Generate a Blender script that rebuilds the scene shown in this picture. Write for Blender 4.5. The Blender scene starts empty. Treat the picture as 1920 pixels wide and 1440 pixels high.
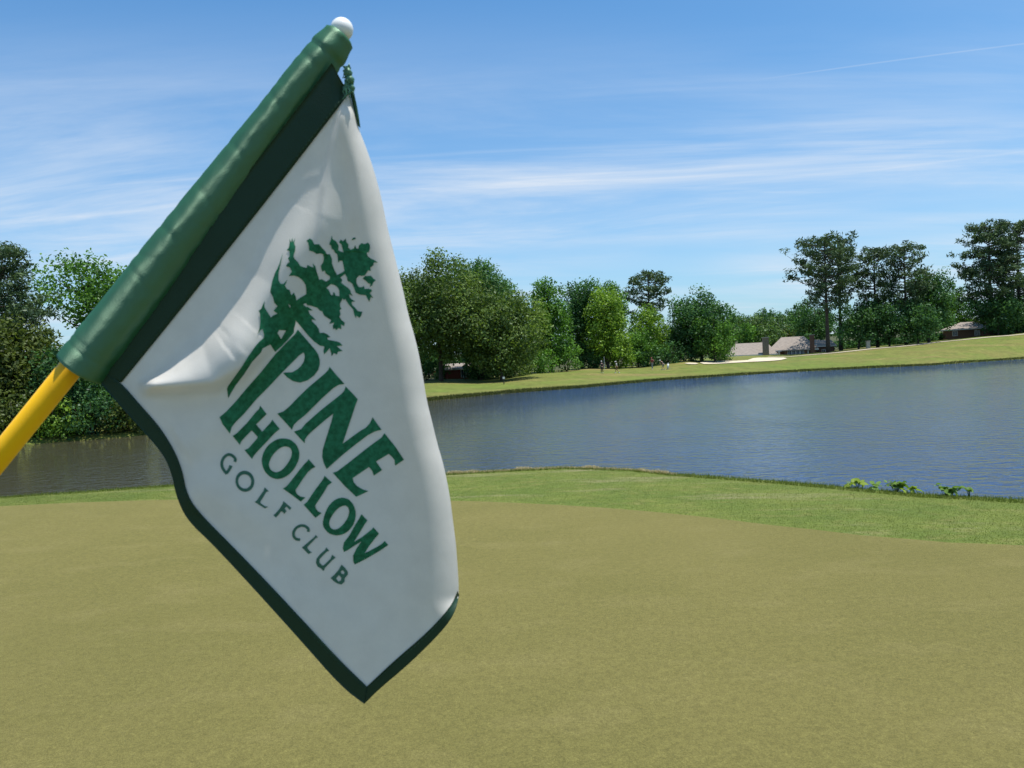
import bpy, bmesh, math, random
import numpy as np
from mathutils import Vector, Matrix, noise
S = bpy.context.scene
COL = S.collection
rad = math.radians
RNG = np.random.default_rng(7)
random.seed(7)

# ------------------------------------------------------------------ camera
FPX = 1480.0                       # focal length in photo pixels (1920 wide)
CAM = np.array([0.0, 0.0, 1.65])
PITCH = math.atan(35/1480.0); ROLL = math.atan(0.046)
cp, sp, cr, sr = math.cos(PITCH), math.sin(PITCH), math.cos(ROLL), math.sin(ROLL)
FWD = np.array([0, cp, -sp]); R0 = np.array([1.0, 0, 0]); U0 = np.array([0, sp, cp])
RGT = cr*R0 - sr*U0; UPV = cr*U0 + sr*R0
cam_d = bpy.data.cameras.new("camera"); cam = bpy.data.objects.new("camera", cam_d); COL.objects.link(cam)
cam_d.sensor_width = 36; cam_d.lens = FPX/1920*36; cam_d.clip_start = 0.02; cam_d.clip_end = 9000
M = Matrix.Identity(4)
for i in range(3):
    M[i][0] = RGT[i]; M[i][1] = UPV[i]; M[i][2] = -FWD[i]; M[i][3] = CAM[i]
cam.matrix_world = M
S.camera = cam
cam_d.dof.use_dof = True; cam_d.dof.focus_distance = 8.0; cam_d.dof.aperture_fstop = 21

# ------------------------------------------------------------------ light
SUN = Vector((0.22, -0.045, 0.95)).normalized()
SUN_EL = math.asin(SUN.z); SUN_AZ = math.atan2(SUN.x, SUN.y)
S.view_settings.view_transform = 'Standard'; S.view_settings.look = 'None'
S.view_settings.exposure = 0.32; S.view_settings.gamma = 1.0; S.view_settings.use_curve_mapping = False
sd = bpy.data.lights.new("sun", 'SUN'); sd.energy = 5.0; sd.angle = rad(0.53); sd.color = (1.0, 0.955, 0.88)
sun = bpy.data.objects.new("sun", sd); COL.objects.link(sun)
sun.rotation_euler = SUN.to_track_quat('Z', 'Y').to_euler()

def NT(nt, kind, **kw):
    n = nt.nodes.new(kind)
    for k, v in kw.items():
        if k in ('inp',):
            for a, b in v.items(): n.inputs[a].default_value = b
        else: setattr(n, k, v)
    return n
W = bpy.data.worlds.new("World"); S.world = W; W.use_nodes = True
def build_world():
    nt = W.node_tree; nt.nodes.clear(); L = nt.links.new
    out = NT(nt, 'ShaderNodeOutputWorld'); bg = NT(nt, 'ShaderNodeBackground'); bg.inputs[1].default_value = 0.106
    sky = NT(nt, 'ShaderNodeTexSky', sky_type='NISHITA', sun_disc=False, sun_elevation=SUN_EL, sun_rotation=SUN_AZ,
             air_density=1.0, dust_density=1.1, ozone_density=3.0, altitude=0)
    tint = NT(nt, 'ShaderNodeMix', data_type='RGBA', blend_type='MULTIPLY'); tint.inputs[0].default_value = 1.0
    tint.inputs[7].default_value = (0.58, 1.06, 1.30, 1)
    L(sky.outputs[0], tint.inputs[6])
    tc = NT(nt, 'ShaderNodeTexCoord'); sep = NT(nt, 'ShaderNodeSeparateXYZ'); L(tc.outputs['Generated'], sep.inputs[0])
    zz = NT(nt, 'ShaderNodeMath', operation='MAXIMUM'); L(sep.outputs[2], zz.inputs[0]); zz.inputs[1].default_value = 0.0
    za = NT(nt, 'ShaderNodeMath', operation='ADD'); L(zz.outputs[0], za.inputs[0]); za.inputs[1].default_value = 0.10
    dx = NT(nt, 'ShaderNodeMath', operation='DIVIDE'); L(sep.outputs[0], dx.inputs[0]); L(za.outputs[0], dx.inputs[1])
    dy = NT(nt, 'ShaderNodeMath', operation='DIVIDE'); L(sep.outputs[1], dy.inputs[0]); L(za.outputs[0], dy.inputs[1])
    cb = NT(nt, 'ShaderNodeCombineXYZ'); L(dx.outputs[0], cb.inputs[0]); L(dy.outputs[0], cb.inputs[1])
    def layer(rot, sx, sy, scale, lo, hi, detail=8, rough=0.62, dist=0.6, off=(0, 0, 0)):
        mp = NT(nt, 'ShaderNodeMapping'); mp.inputs['Rotation'].default_value = (0, 0, rad(rot)); mp.inputs['Scale'].default_value = (sx, sy, 1)
        mp.inputs['Location'].default_value = off
        L(cb.outputs[0], mp.inputs[0])
        nz = NT(nt, 'ShaderNodeTexNoise'); nz.inputs['Scale'].default_value = scale; nz.inputs['Detail'].default_value = detail
        nz.inputs['Roughness'].default_value = rough; nz.inputs['Distortion'].default_value = dist
        L(mp.outputs[0], nz.inputs['Vector'])
        mr = NT(nt, 'ShaderNodeMapRange'); mr.interpolation_type = 'SMOOTHSTEP'
        mr.inputs[1].default_value = lo; mr.inputs[2].default_value = hi
        L(nz.outputs[0], mr.inputs[0]); return mr.outputs[0]
    a = layer(14, 0.36, 1.0, 1.3, 0.36, 0.74, off=(3.1, 1.7, 0))        # long streaks
    b = layer(-8, 0.45, 0.75, 0.42, 0.32, 0.60, detail=3, off=(0.6, 4.4, 0))   # where the veils lie
    c = layer(24, 0.18, 1.6, 2.6, 0.48, 0.85, detail=9, off=(7.0, 2.0, 0))   # fine fibres
    m1 = NT(nt, 'ShaderNodeMath', operation='MULTIPLY'); L(a, m1.inputs[0]); L(b, m1.inputs[1])
    m2 = NT(nt, 'ShaderNodeMath', operation='MULTIPLY'); L(c, m2.inputs[0]); m2.inputs[1].default_value = 0.45
    ad = NT(nt, 'ShaderNodeMath', operation='MULTIPLY_ADD'); L(m1.outputs[0], ad.inputs[0]); ad.inputs[1].default_value = 0.66; 
    m3 = NT(nt, 'ShaderNodeMath', operation='MULTIPLY'); L(m2.outputs[0], m3.inputs[0]); L(b, m3.inputs[1]); L(m3.outputs[0], ad.inputs[2])
    # fewer veils towards the zenith
    el = NT(nt, 'ShaderNodeMapRange'); el.interpolation_type = 'SMOOTHSTEP'; L(sep.outputs[2], el.inputs[0]); el.inputs[1].default_value = 0.40; el.inputs[2].default_value = 0.20
    el.inputs[3].default_value = 0.05; el.inputs[4].default_value = 1.0
    m4 = NT(nt, 'ShaderNodeMath', operation='MULTIPLY', use_clamp=True); L(ad.outputs[0], m4.inputs[0]); L(el.outputs[0], m4.inputs[1])
    hz_ = NT(nt, 'ShaderNodeMapRange'); hz_.interpolation_type = 'SMOOTHSTEP'; L(sep.outputs[2], hz_.inputs[0]); hz_.inputs[1].default_value = .34; hz_.inputs[2].default_value = 0.0; hz_.inputs[3].default_value = 0.0; hz_.inputs[4].default_value = .34
    vb = NT(nt, 'ShaderNodeMath', operation='MULTIPLY_ADD', use_clamp=True); L(b, vb.inputs[0]); vb.inputs[1].default_value = .10; L(m4.outputs[0], vb.inputs[2])
    hh_ = NT(nt, 'ShaderNodeMath', operation='ADD', use_clamp=True); L(vb.outputs[0], hh_.inputs[0]); L(hz_.outputs[0], hh_.inputs[1])
    fac = hh_.outputs[0]
    # two thin contrails: soft lines on the cloud sheet  (a x + b y = c)
    def trail(p0, p1, wdt, amt, fac):
        pts = []
        for (px, py) in (p0, p1):
            d = FWD + (px-960)/FPX*RGT + (720-py)/FPX*UPV; d = d/np.linalg.norm(d)
            pts.append((d[0]/(d[2]+.10), d[1]/(d[2]+.10)))
        (x0, y0), (x1, y1) = pts; L_ = math.hypot(x1-x0, y1-y0); nx, ny = -(y1-y0)/L_, (x1-x0)/L_; ux, uy = (x1-x0)/L_, (y1-y0)/L_
        dn = NT(nt, 'ShaderNodeVectorMath', operation='DOT_PRODUCT'); L(cb.outputs[0], dn.inputs[0]); dn.inputs[1].default_value = (nx, ny, 0)
        s = NT(nt, 'ShaderNodeMath', operation='SUBTRACT'); L(dn.outputs['Value'], s.inputs[0]); s.inputs[1].default_value = nx*x0+ny*y0
        ab = NT(nt, 'ShaderNodeMath', operation='ABSOLUTE'); L(s.outputs[0], ab.inputs[0])
        mr = NT(nt, 'ShaderNodeMapRange'); L(ab.outputs[0], mr.inputs[0]); mr.inputs[1].default_value = 0; mr.inputs[2].default_value = wdt; mr.inputs[3].default_value = amt; mr.inputs[4].default_value = 0
        du = NT(nt, 'ShaderNodeVectorMath', operation='DOT_PRODUCT'); L(cb.outputs[0], du.inputs[0]); du.inputs[1].default_value = (ux, uy, 0)
        c0 = ux*x0+uy*y0
        m = NT(nt, 'ShaderNodeMapRange'); L(du.outputs['Value'], m.inputs[0]); m.inputs[1].default_value = c0; m.inputs[2].default_value = c0+.3*L_; 
        k = NT(nt, 'ShaderNodeMath', operation='MULTIPLY'); L(mr.outputs[0], k.inputs[0]); L(m.outputs[0], k.inputs[1])
        r = NT(nt, 'ShaderNodeMath', operation='ADD', use_clamp=True); L(fac, r.inputs[0]); L(k.outputs[0], r.inputs[1]); return r.outputs[0]
    fac = trail((1405, 152), (1935, 80), 0.007, 0.17, fac)
    fac = trail((1560, 330), (1990, 276), 0.020, 0.09, fac)
    mix = NT(nt, 'ShaderNodeMix', data_type='RGBA'); L(fac, mix.inputs[0]); L(tint.outputs[2], mix.inputs[6]); mix.inputs[7].default_value = (5.6, 6.2, 7.0, 1)
    L(mix.outputs[2], bg.inputs[0]); L(bg.outputs[0], out.inputs[0])
build_world()
S.cycles.max_bounces = 8; S.cycles.transparent_max_bounces = 8

# ------------------------------------------------------------------ helpers
def ray(px, py):
    px = np.asarray(px, float); py = np.asarray(py, float)
    return FWD + ((px-960)/FPX)[..., None]*RGT + ((720-py)/FPX)[..., None]*UPV
def unp(px, py, dep):
    return CAM + ray(px, py)*np.asarray(dep, float)[..., None]
def azsl(px, py):
    d = ray(px, py); h = np.hypot(d[..., 0], d[..., 1]); return np.degrees(np.arctan2(d[..., 0], d[..., 1])), d[..., 2]/h
def tag(o, label=None, cat=None, group=None, kind=None):
    if label: o['label'] = label
    if cat: o['category'] = cat
    if group: o['group'] = group
    if kind: o['kind'] = kind
    return o
def empty(name, loc=(0, 0, 0), rz=0):
    o = bpy.data.objects.new(name, None); COL.objects.link(o); o.location = loc; o.rotation_euler = (0, 0, rz); o.empty_display_size = .1
    return o
def link(name, me, mat=None, parent=None):
    o = bpy.data.objects.new(name, me); COL.objects.link(o)
    if mat is not None and not me.materials: me.materials.append(mat)
    if parent is not None: o.parent = parent
    return o
def mesh_np(name, V, F, smooth=False, attrs=None):
    """V (n,3); F (m,k) array with constant k"""
    V = np.asarray(V, np.float32); F = np.asarray(F, np.int32); me = bpy.data.meshes.new(name)
    m, k = F.shape
    me.vertices.add(len(V)); me.vertices.foreach_set('co', V.ravel())
    me.loops.add(m*k); me.loops.foreach_set('vertex_index', F.ravel())
    me.polygons.add(m); me.polygons.foreach_set('loop_start', np.arange(0, m*k, k, dtype=np.int32))
    if smooth: me.polygons.foreach_set('use_smooth', np.ones(m, bool))
    if attrs:
        for a, v in attrs.items():
            at = me.attributes.new(a, 'FLOAT', 'POINT'); at.data.foreach_set('value', np.asarray(v, np.float32))
    me.update(calc_edges=True); return me
def grid_faces(nu, nv, wrap_u=False):
    F = []
    i = np.arange(nu if wrap_u else nu-1); j = np.arange(nv-1)
    I, J = np.meshgrid(i, j, indexing='ij'); I = I.ravel(); J = J.ravel(); I2 = (I+1) % nu
    return np.stack([I*nv+J, I2*nv+J, I2*nv+J+1, I*nv+J+1], 1)
class MB:
    """collects simple solids into one mesh"""
    def __init__(s): s.V = []; s.F = []
    def add(s, V, F):
        b = len(s.V); s.V += [tuple(v) for v in V]; s.F += [tuple(b+i for i in f) for f in F]
    def box(s, c, d, rz=0):
        cx, cy, cz = c; a, b, h = d[0]/2, d[1]/2, d[2]/2; co, si = math.cos(rz), math.sin(rz); V = []
        for z in (-h, h):
            for x, y in ((-a, -b), (a, -b), (a, b), (-a, b)): V.append((cx+x*co-y*si, cy+x*si+y*co, cz+z))
        s.add(V, [(0, 3, 2, 1), (4, 5, 6, 7), (0, 1, 5, 4), (1, 2, 6, 5), (2, 3, 7, 6), (3, 0, 4, 7)])
    def tube(s, pts, rs, n=8, cap=True):
        pts = [Vector(p) for p in pts]
        if not hasattr(rs, '__len__'): rs = [rs]*len(pts)
        V = []; prev = None
        for i, p in enumerate(pts):
            t = (pts[min(i+1, len(pts)-1)]-pts[max(i-1, 0)]).normalized()
            if prev is None: u = t.orthogonal().normalized()
            else: u = (prev - t*prev.dot(t)).normalized()
            prev = u; w = t.cross(u)
            for k in range(n):
                a = 2*math.pi*k/n; V.append(p+(u*math.cos(a)+w*math.sin(a))*rs[i])
        F = []
        for i in range(len(pts)-1):
            for k in range(n): F.append((i*n+k, i*n+(k+1) % n, (i+1)*n+(k+1) % n, (i+1)*n+k))
        if cap: F.append(tuple(range(n))[::-1]); F.append(tuple((len(pts)-1)*n+k for k in range(n)))
        s.add(V, F)
    def build(s, name, mat, parent=None, smooth=False):
        me = bpy.data.meshes.new(name); me.from_pydata(s.V, [], s.F); me.update()
        if smooth: me.polygons.foreach_set('use_smooth', np.ones(len(me.polygons), bool))
        return link(name, me, mat, parent)
# ------------------------------------------------------------------ materials
def mat_new(name):
    m = bpy.data.materials.new(name); m.use_nodes = True; nt = m.node_tree; nt.nodes.clear()
    out = NT(nt, 'ShaderNodeOutputMaterial'); return m, nt, out
def rgb(c): return (c[0], c[1], c[2], 1)
def noise_mix(nt, c1, c2, scale, detail=4, lo=.35, hi=.65, vec=None, rough=.6, mscale=None, coord='Object'):
    L = nt.links.new
    if vec is None:
        tc = NT(nt, 'ShaderNodeTexCoord'); vec = tc.outputs[coord]
    if mscale:
        mp = NT(nt, 'ShaderNodeMapping'); mp.inputs['Scale'].default_value = mscale; L(vec, mp.inputs[0]); v2 = mp.outputs[0]
    else: v2 = vec
    n = NT(nt, 'ShaderNodeTexNoise'); n.inputs['Scale'].default_value = scale; n.inputs['Detail'].default_value = detail; n.inputs['Roughness'].default_value = rough
    L(v2, n.inputs['Vector'])
    r = NT(nt, 'ShaderNodeMapRange'); r.inputs[1].default_value = lo; r.inputs[2].default_value = hi; L(n.outputs[0], r.inputs[0])
    m = NT(nt, 'ShaderNodeMix', data_type='RGBA'); L(r.outputs[0], m.inputs[0])
    for i, c in ((6, c1), (7, c2)):
        if isinstance(c, tuple): m.inputs[i].default_value = rgb(c)
        else: L(c, m.inputs[i])
    return m.outputs[2], vec, n.outputs[0]
def simple(name, c1, c2=None, scale=20, rough=.7, bump=0, spec=.4, metallic=0, lo=.35, hi=.65, mscale=None):
    m, nt, out = mat_new(name); L = nt.links.new; p = NT(nt, 'ShaderNodeBsdfPrincipled'); L(p.outputs[0], out.inputs[0])
    p.inputs['Roughness'].default_value = rough; p.inputs['Metallic'].default_value = metallic; p.inputs['Specular IOR Level'].default_value = spec
    c, v, n = noise_mix(nt, c1, c2 or tuple(x*.8 for x in c1), scale, lo=lo, hi=hi, mscale=mscale); L(c, p.inputs['Base Color'])
    if bump:
        b = NT(nt, 'ShaderNodeBump'); b.inputs['Strength'].default_value = bump; b.inputs['Distance'].default_value = .02; L(n, b.inputs['Height']); L(b.outputs[0], p.inputs['Normal'])
    return m
def leaf_mat(name, dark, light, trans=.35, warm=(1.15, 1.25, .5)):
    m, nt, out = mat_new(name); L = nt.links.new
    at = NT(nt, 'ShaderNodeAttribute', attribute_name='tint'); mx = NT(nt, 'ShaderNodeMix', data_type='RGBA')
    L(at.outputs['Fac'], mx.inputs[0]); mx.inputs[6].default_value = rgb(dark); mx.inputs[7].default_value = rgb(light)
    d = NT(nt, 'ShaderNodeBsdfDiffuse'); L(mx.outputs[2], d.inputs[0])
    t = NT(nt, 'ShaderNodeBsdfTranslucent'); k = NT(nt, 'ShaderNodeMix', data_type='RGBA', blend_type='MULTIPLY'); k.inputs[0].default_value = 1
    L(mx.outputs[2], k.inputs[6]); k.inputs[7].default_value = rgb(warm); L(k.outputs[2], t.inputs[0])
    ms = NT(nt, 'ShaderNodeMixShader'); ms.inputs[0].default_value = trans; L(d.outputs[0], ms.inputs[1]); L(t.outputs[0], ms.inputs[2])
    g = NT(nt, 'ShaderNodeBsdfGlossy'); g.inputs['Roughness'].default_value = .45; g.inputs[0].default_value = (.9, .95, 1, 1)
    m2 = NT(nt, 'ShaderNodeMixShader'); m2.inputs[0].default_value = .012; L(ms.outputs[0], m2.inputs[1]); L(g.outputs[0], m2.inputs[2])
    L(m2.outputs[0], out.inputs[0]); return m
LM = {
 'oak':    leaf_mat('leaf_oak', (0.041, 0.078, 0.020), (0.192, 0.271, 0.068)),
 'poplar': leaf_mat('leaf_poplar', (0.034, 0.091, 0.016), (0.166, 0.332, 0.056)),
 'bright': leaf_mat('leaf_bright', (0.060, 0.129, 0.016), (0.278, 0.424, 0.056)),
 'dark':   leaf_mat('leaf_dark', (0.023, 0.068, 0.023), (0.108, 0.227, 0.073)),
 'pine':   leaf_mat('leaf_pine', (0.030, 0.058, 0.028), (0.124, 0.186, 0.075), .22, (1.1, 1.15, .7)),
 'olive':  leaf_mat('leaf_olive', (.040, .062, .014), (.140, .180, .040)),
 'far':    leaf_mat('leaf_far', (0.046, 0.087, 0.034), (0.157, 0.249, 0.074)),
}
BARK = simple('bark', (.10, .08, .065), (.045, .036, .03), 3, .95, .6, .1, mscale=(4, 4, 1))
# ------------------------------------------------------------------ terrain
WATER = -1.35
def tab(pts, fn):
    a = sorted(fn(x, y) for x, y in pts); return np.array(a)
def f_level(h):
    def g(x, y):
        az, sl = azsl(x, y); return (float(az), h/(-float(sl)))
    return g
GREEN = tab([(-300, 962), (0, 949), (160, 941), (320, 936), (560, 934), (840, 938), (1000, 944), (1260, 963), (1440, 984), (1620, 1004), (1780, 1017), (1920, 1022), (2200, 1030)], f_level(1.65))
NEAR = tab([(-300, 948), (0, 937), (160, 926), (330, 913), (560, 901), (840, 891), (930, 886), (1060, 880), (1180, 884), (1250, 892), (1400, 903), (1590, 919), (1720, 931), (1920, 942), (2200, 955)], f_level(1.80))
SHORE = tab([(-300, 852), (0, 836), (60, 833), (250, 818), (400, 800), (560, 782), (700, 765), (815, 751), (950, 738), (1100, 727), (1250, 713), (1400, 703), (1500, 697), (1600, 692), (1750, 685), (1920, 673), (2150, 662)], f_level(3.0))
KD = [(-300, 52), (0, 54), (250, 60), (560, 72), (815, 95), (1000, 114), (1200, 137), (1400, 160), (1560, 172), (1750, 184), (1920, 200), (2150, 222)]
KY = [(-300, 822), (0, 806), (250, 786), (560, 752), (815, 723), (900, 718), (950, 712), (1000, 703), (1060, 698.5), (1100, 693), (1160, 692), (1200, 690), (1250, 683), (1290, 677), (1340, 676), (1400, 670), (1440, 669), (1480, 668), (1560, 661), (1640, 653), (1740, 643), (1820, 634), (1920, 624), (2150, 606)]
ka = []
for x, y in KY:
    az, sl = azsl(x, y); r = float(np.interp(x, [k[0] for k in KD], [k[1] for k in KD])); ka.append((float(az), r, 1.65+float(sl)*r))
KA = np.array(ka)
def ctrl(az):
    """per-azimuth control radii and heights"""
    az = np.asarray(az, float); aa = np.abs(az)
    rg = np.interp(az, GREEN[:, 0], GREEN[:, 1]); rc = np.interp(az, NEAR[:, 0], NEAR[:, 1]); rc = np.maximum(rc, rg+.8)
    rs = np.interp(az, SHORE[:, 0], SHORE[:, 1]); rk = np.interp(az, KA[:, 0], KA[:, 1]); zk = np.interp(az, KA[:, 0], KA[:, 2])
    t = np.clip((aa-62)/18, 0, 1)                              # the pond closes at both sides
    R = np.stack([0*rg+.02, rg, rc, rc+1.8, rs-4, rs, rs+.5, rs+(rk-rs)*.5, rk, rk+25, 0*rg+700, 0*rg+4000], -1)
    zb = WATER-.45
    Z = np.stack([0*rg, 0*rg, -.12+0*rg, WATER-.15+0*rg, zb+0*rg, WATER-.03+0*rg, WATER+.22+0*rg, (WATER+.22)*.42+zk*.58, zk, zk+.35, zk+14, zk+40], -1)
    for i in (2, 3, 4, 5, 6, 7): Z[..., i] = Z[..., i]*(1-t)+(-.1 if i < 5 else .1)*t
    return R, Z
def hsh(x, y):
    return (np.sin(x*1.3+.7*np.sin(y*.9))+np.sin(y*1.7+1.1*np.sin(x*.6)))*.5
def terr(az, r):
    az = np.atleast_1d(np.asarray(az, float)); r = np.atleast_1d(np.asarray(r, float)); az, r = np.broadcast_arrays(az, r)
    R, Z = ctrl(az.ravel()); rr = r.ravel(); z = np.zeros(len(rr))
    for i in range(R.shape[1]-1):
        m = (rr >= R[:, i]) if i else np.ones(len(rr), bool)
        t = np.clip((rr-R[:, i])/(R[:, i+1]-R[:, i]), 0, 1)
        z = np.where(m, Z[:, i]+(Z[:, i+1]-Z[:, i])*t, z)
    x = rr*np.sin(np.radians(az.ravel())); y = rr*np.cos(np.radians(az.ravel()))
    bump = np.interp(rr, [0, 4, 12, 16, 60, 120, 300], [.0, .006, .012, .02, .03, .05, .12])
    z = z+bump*hsh(x*.35, y*.35)*np.where((rr > R[:, 3]) & (rr < R[:, 6]), .3, 1)
    return z.reshape(az.shape)
def P(az, r, dz=0):
    z = float(terr(az, r)[0]); a = rad(az); return (r*math.sin(a), r*math.cos(a), z+dz)
def at(px, dist):
    """point on the ground at this distance, in the direction of a photo column"""
    yh = 685-.046*(px-960); az, _ = azsl(px, yh); return P(float(az), dist), float(az)
def hit(px, py):
    """where the sight line through a photo pixel meets the ground"""
    az, sl = azsl(px, py); az = float(az); sl = float(sl); R, Z = ctrl(np.array([az]))
    rr = np.linspace(R[0, 5], 400, 2500); zz = 1.65+sl*rr; tt = terr(np.full(len(rr), az), rr); b = np.where(tt >= zz)[0]
    r = rr[b[0]] if len(b) else R[0, 8]
    return az, r
AZ = np.concatenate([np.arange(-180, -42, 3.0), np.arange(-42, 42, .3), np.arange(42, 180, 3.0)])
def strip(name, i0, i1, ns, mat):
    """ground between control radii i0..i1 (ns subdivisions per segment)"""
    R, Z = ctrl(AZ); cols = []
    for s, i in enumerate(range(i0, i1)):
        n = ns[s]; ts = np.linspace(0, 1, n+1)
        if s: ts = ts[1:]
        if i == 0: ts = ts**1.0
        for t in ts: cols.append(R[:, i]+(R[:, i+1]-R[:, i])*(t if i < 9 else t*t))
    RR = np.stack(cols, 1); A = np.repeat(AZ[:, None], RR.shape[1], 1); ZZ = terr(A, RR)
    V = np.stack([RR*np.sin(np.radians(A)), RR*np.cos(np.radians(A)), ZZ], -1).reshape(-1, 3)
    me = mesh_np(name, V, grid_faces(len(AZ), RR.shape[1], True)[:, ::-1], True)
    return tag(link(name, me, mat), kind='structure')
# -- grass materials
def grass_mat(name, c1, c2, c3, big, fine, bump, tan=None, fine_dark=.72, dist=.01):
    m, nt, out = mat_new(name); L = nt.links.new; p = NT(nt, 'ShaderNodeBsdfPrincipled'); L(p.outputs[0], out.inputs[0])
    p.inputs['Roughness'].default_value = .9; p.inputs['Specular IOR Level'].default_value = .15
    a, v, _ = noise_mix(nt, c1, c2, big, 4, .38, .64)
    if c3: a, _, _ = noise_mix(nt, a, c3, big*2.7, 5, .52, .74, v, mscale=(1, 1.6, 1))
    if tan: a, _, _ = noise_mix(nt, a, tan, big*.8, 6, .55, .72, v, mscale=(.5, 1.7, 1))
    b, _, n = noise_mix(nt, (fine_dark,)*3, (1.22, 1.22, 1.15), fine, 3, .25, .75, v, rough=.8)
    b2, _, n2 = noise_mix(nt, (.83,)*3, (1.14,)*3, fine*.13, 5, .3, .7, v, rough=.75)
    b3, _, _ = noise_mix(nt, (.87,)*3, (1.13,)*3, fine*.42, 2, .32, .68, v, rough=.7)
    for bb in (b, b2, b3):
        k = NT(nt, 'ShaderNodeMix', data_type='RGBA', blend_type='MULTIPLY'); k.inputs[0].default_value = 1; L(a, k.inputs[6]); L(bb, k.inputs[7]); a = k.outputs[2]
    L(a, p.inputs['Base Color'])
    bn = NT(nt, 'ShaderNodeBump'); bn.inputs['Strength'].default_value = bump; bn.inputs['Distance'].default_value = dist; L(n, bn.inputs['Height']); L(bn.outputs[0], p.inputs['Normal'])
    return m
G_GREEN = grass_mat('putting_turf', (.190, .168, .054), (.170, .154, .047), (.208, .182, .064), .5, 150, .8, fine_dark=.50)
G_COLLAR = grass_mat('collar_turf', (.140, .170, .036), (.105, .145, .028), (.185, .185, .055), .9, 40, .8, (.24, .22, .11), dist=.03)
G_FAR = grass_mat('fairway_turf', (.122, .156, .030), (.158, .152, .042), (.088, .130, .022), .09, 2.2, .6, (.24, .165, .075), .7, .1)
G_HILL = grass_mat('hill_turf', (.05, .07, .02), (.08, .07, .04), None, .08, 1.2, .5)
G_BED = simple('pond_silt', (.06, .05, .03), (.10, .075, .045), 3, .95, .5, .1)
strip('putting_green', 0, 1, [46], G_GREEN)
strip('ground', 1, 3, [12, 8], G_COLLAR)
strip('pond_bed', 3, 5, [8, 4], G_BED)
strip('fairway', 5, 9, [2, 14, 14, 8], G_FAR)
strip('hillside', 9, 11, [14, 8], G_HILL)
# water
def water_mat():
    m, nt, out = mat_new('pond_water'); L = nt.links.new
    p = NT(nt, 'ShaderNodeBsdfPrincipled'); L(p.outputs[0], out.inputs[0])
    p.inputs['Roughness'].default_value = .035; p.inputs['IOR'].default_value = 1.333; p.inputs['Specular Tint'].default_value = (.86, .94, 1, 1)
    tc = NT(nt, 'ShaderNodeTexCoord'); sx = NT(nt, 'ShaderNodeSeparateXYZ'); L(tc.outputs['Object'], sx.inputs[0])
    gx = NT(nt, 'ShaderNodeMapRange'); gx.interpolation_type = 'SMOOTHSTEP'; gx.inputs[1].default_value = -9; gx.inputs[2].default_value = 6; L(sx.outputs[0], gx.inputs[0])   # tree reflection painted brown on the left, sky reflection painted blue elsewhere
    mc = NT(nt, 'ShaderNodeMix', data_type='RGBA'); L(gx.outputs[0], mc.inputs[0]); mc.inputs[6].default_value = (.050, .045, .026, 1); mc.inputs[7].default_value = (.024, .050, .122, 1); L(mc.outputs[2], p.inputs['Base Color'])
    def nz(scale, rot, ms, det, dist=.4):
        mp = NT(nt, 'ShaderNodeMapping'); mp.inputs['Rotation'].default_value = (0, 0, rad(rot)); mp.inputs['Scale'].default_value = ms; L(tc.outputs['Object'], mp.inputs[0])
        n = NT(nt, 'ShaderNodeTexNoise'); n.inputs['Scale'].default_value = scale; n.inputs['Detail'].default_value = det; n.inputs['Distortion'].default_value = dist; n.inputs['Roughness'].default_value = .55
        L(mp.outputs[0], n.inputs['Vector']); return n.outputs[0]
    a = nz(2.7, 14, (.75, 1.15, 1), 2); b = nz(7.5, -12, (.6, 1.2, 1), 3); c = nz(.16, 10, (1, 1, 1), 2)
    g = NT(nt, 'ShaderNodeMapRange'); L(c, g.inputs[0]); g.inputs[1].default_value = .35; g.inputs[2].default_value = .65; g.inputs[3].default_value = .35; g.inputs[4].default_value = 1.35
    b1 = NT(nt, 'ShaderNodeBump'); b1.inputs['Distance'].default_value = .14; L(a, b1.inputs['Height']); L(g.outputs[0], b1.inputs['Strength'])
    b2 = NT(nt, 'ShaderNodeBump'); b2.inputs['Distance'].default_value = .036; b2.inputs['Strength'].default_value = .9; L(b, b2.inputs['Height']); L(b1.outputs[0], b2.inputs['Normal'])
    L(b2.outputs[0], p.inputs['Normal']); return m
def water():
    az = np.arange(-82, 82.1, 2.0); R, Z = ctrl(az); cols = [R[:, 2]+.25+(R[:, 5]+.35-R[:, 2]-.25)*t for t in np.linspace(0, 1, 12)]
    RR = np.stack(cols, 1); A = np.repeat(az[:, None], 12, 1)
    V = np.stack([RR*np.sin(np.radians(A)), RR*np.cos(np.radians(A)), np.full(RR.shape, WATER)], -1).reshape(-1, 3)
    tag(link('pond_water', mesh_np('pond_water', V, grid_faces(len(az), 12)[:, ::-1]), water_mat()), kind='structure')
water()
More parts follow.
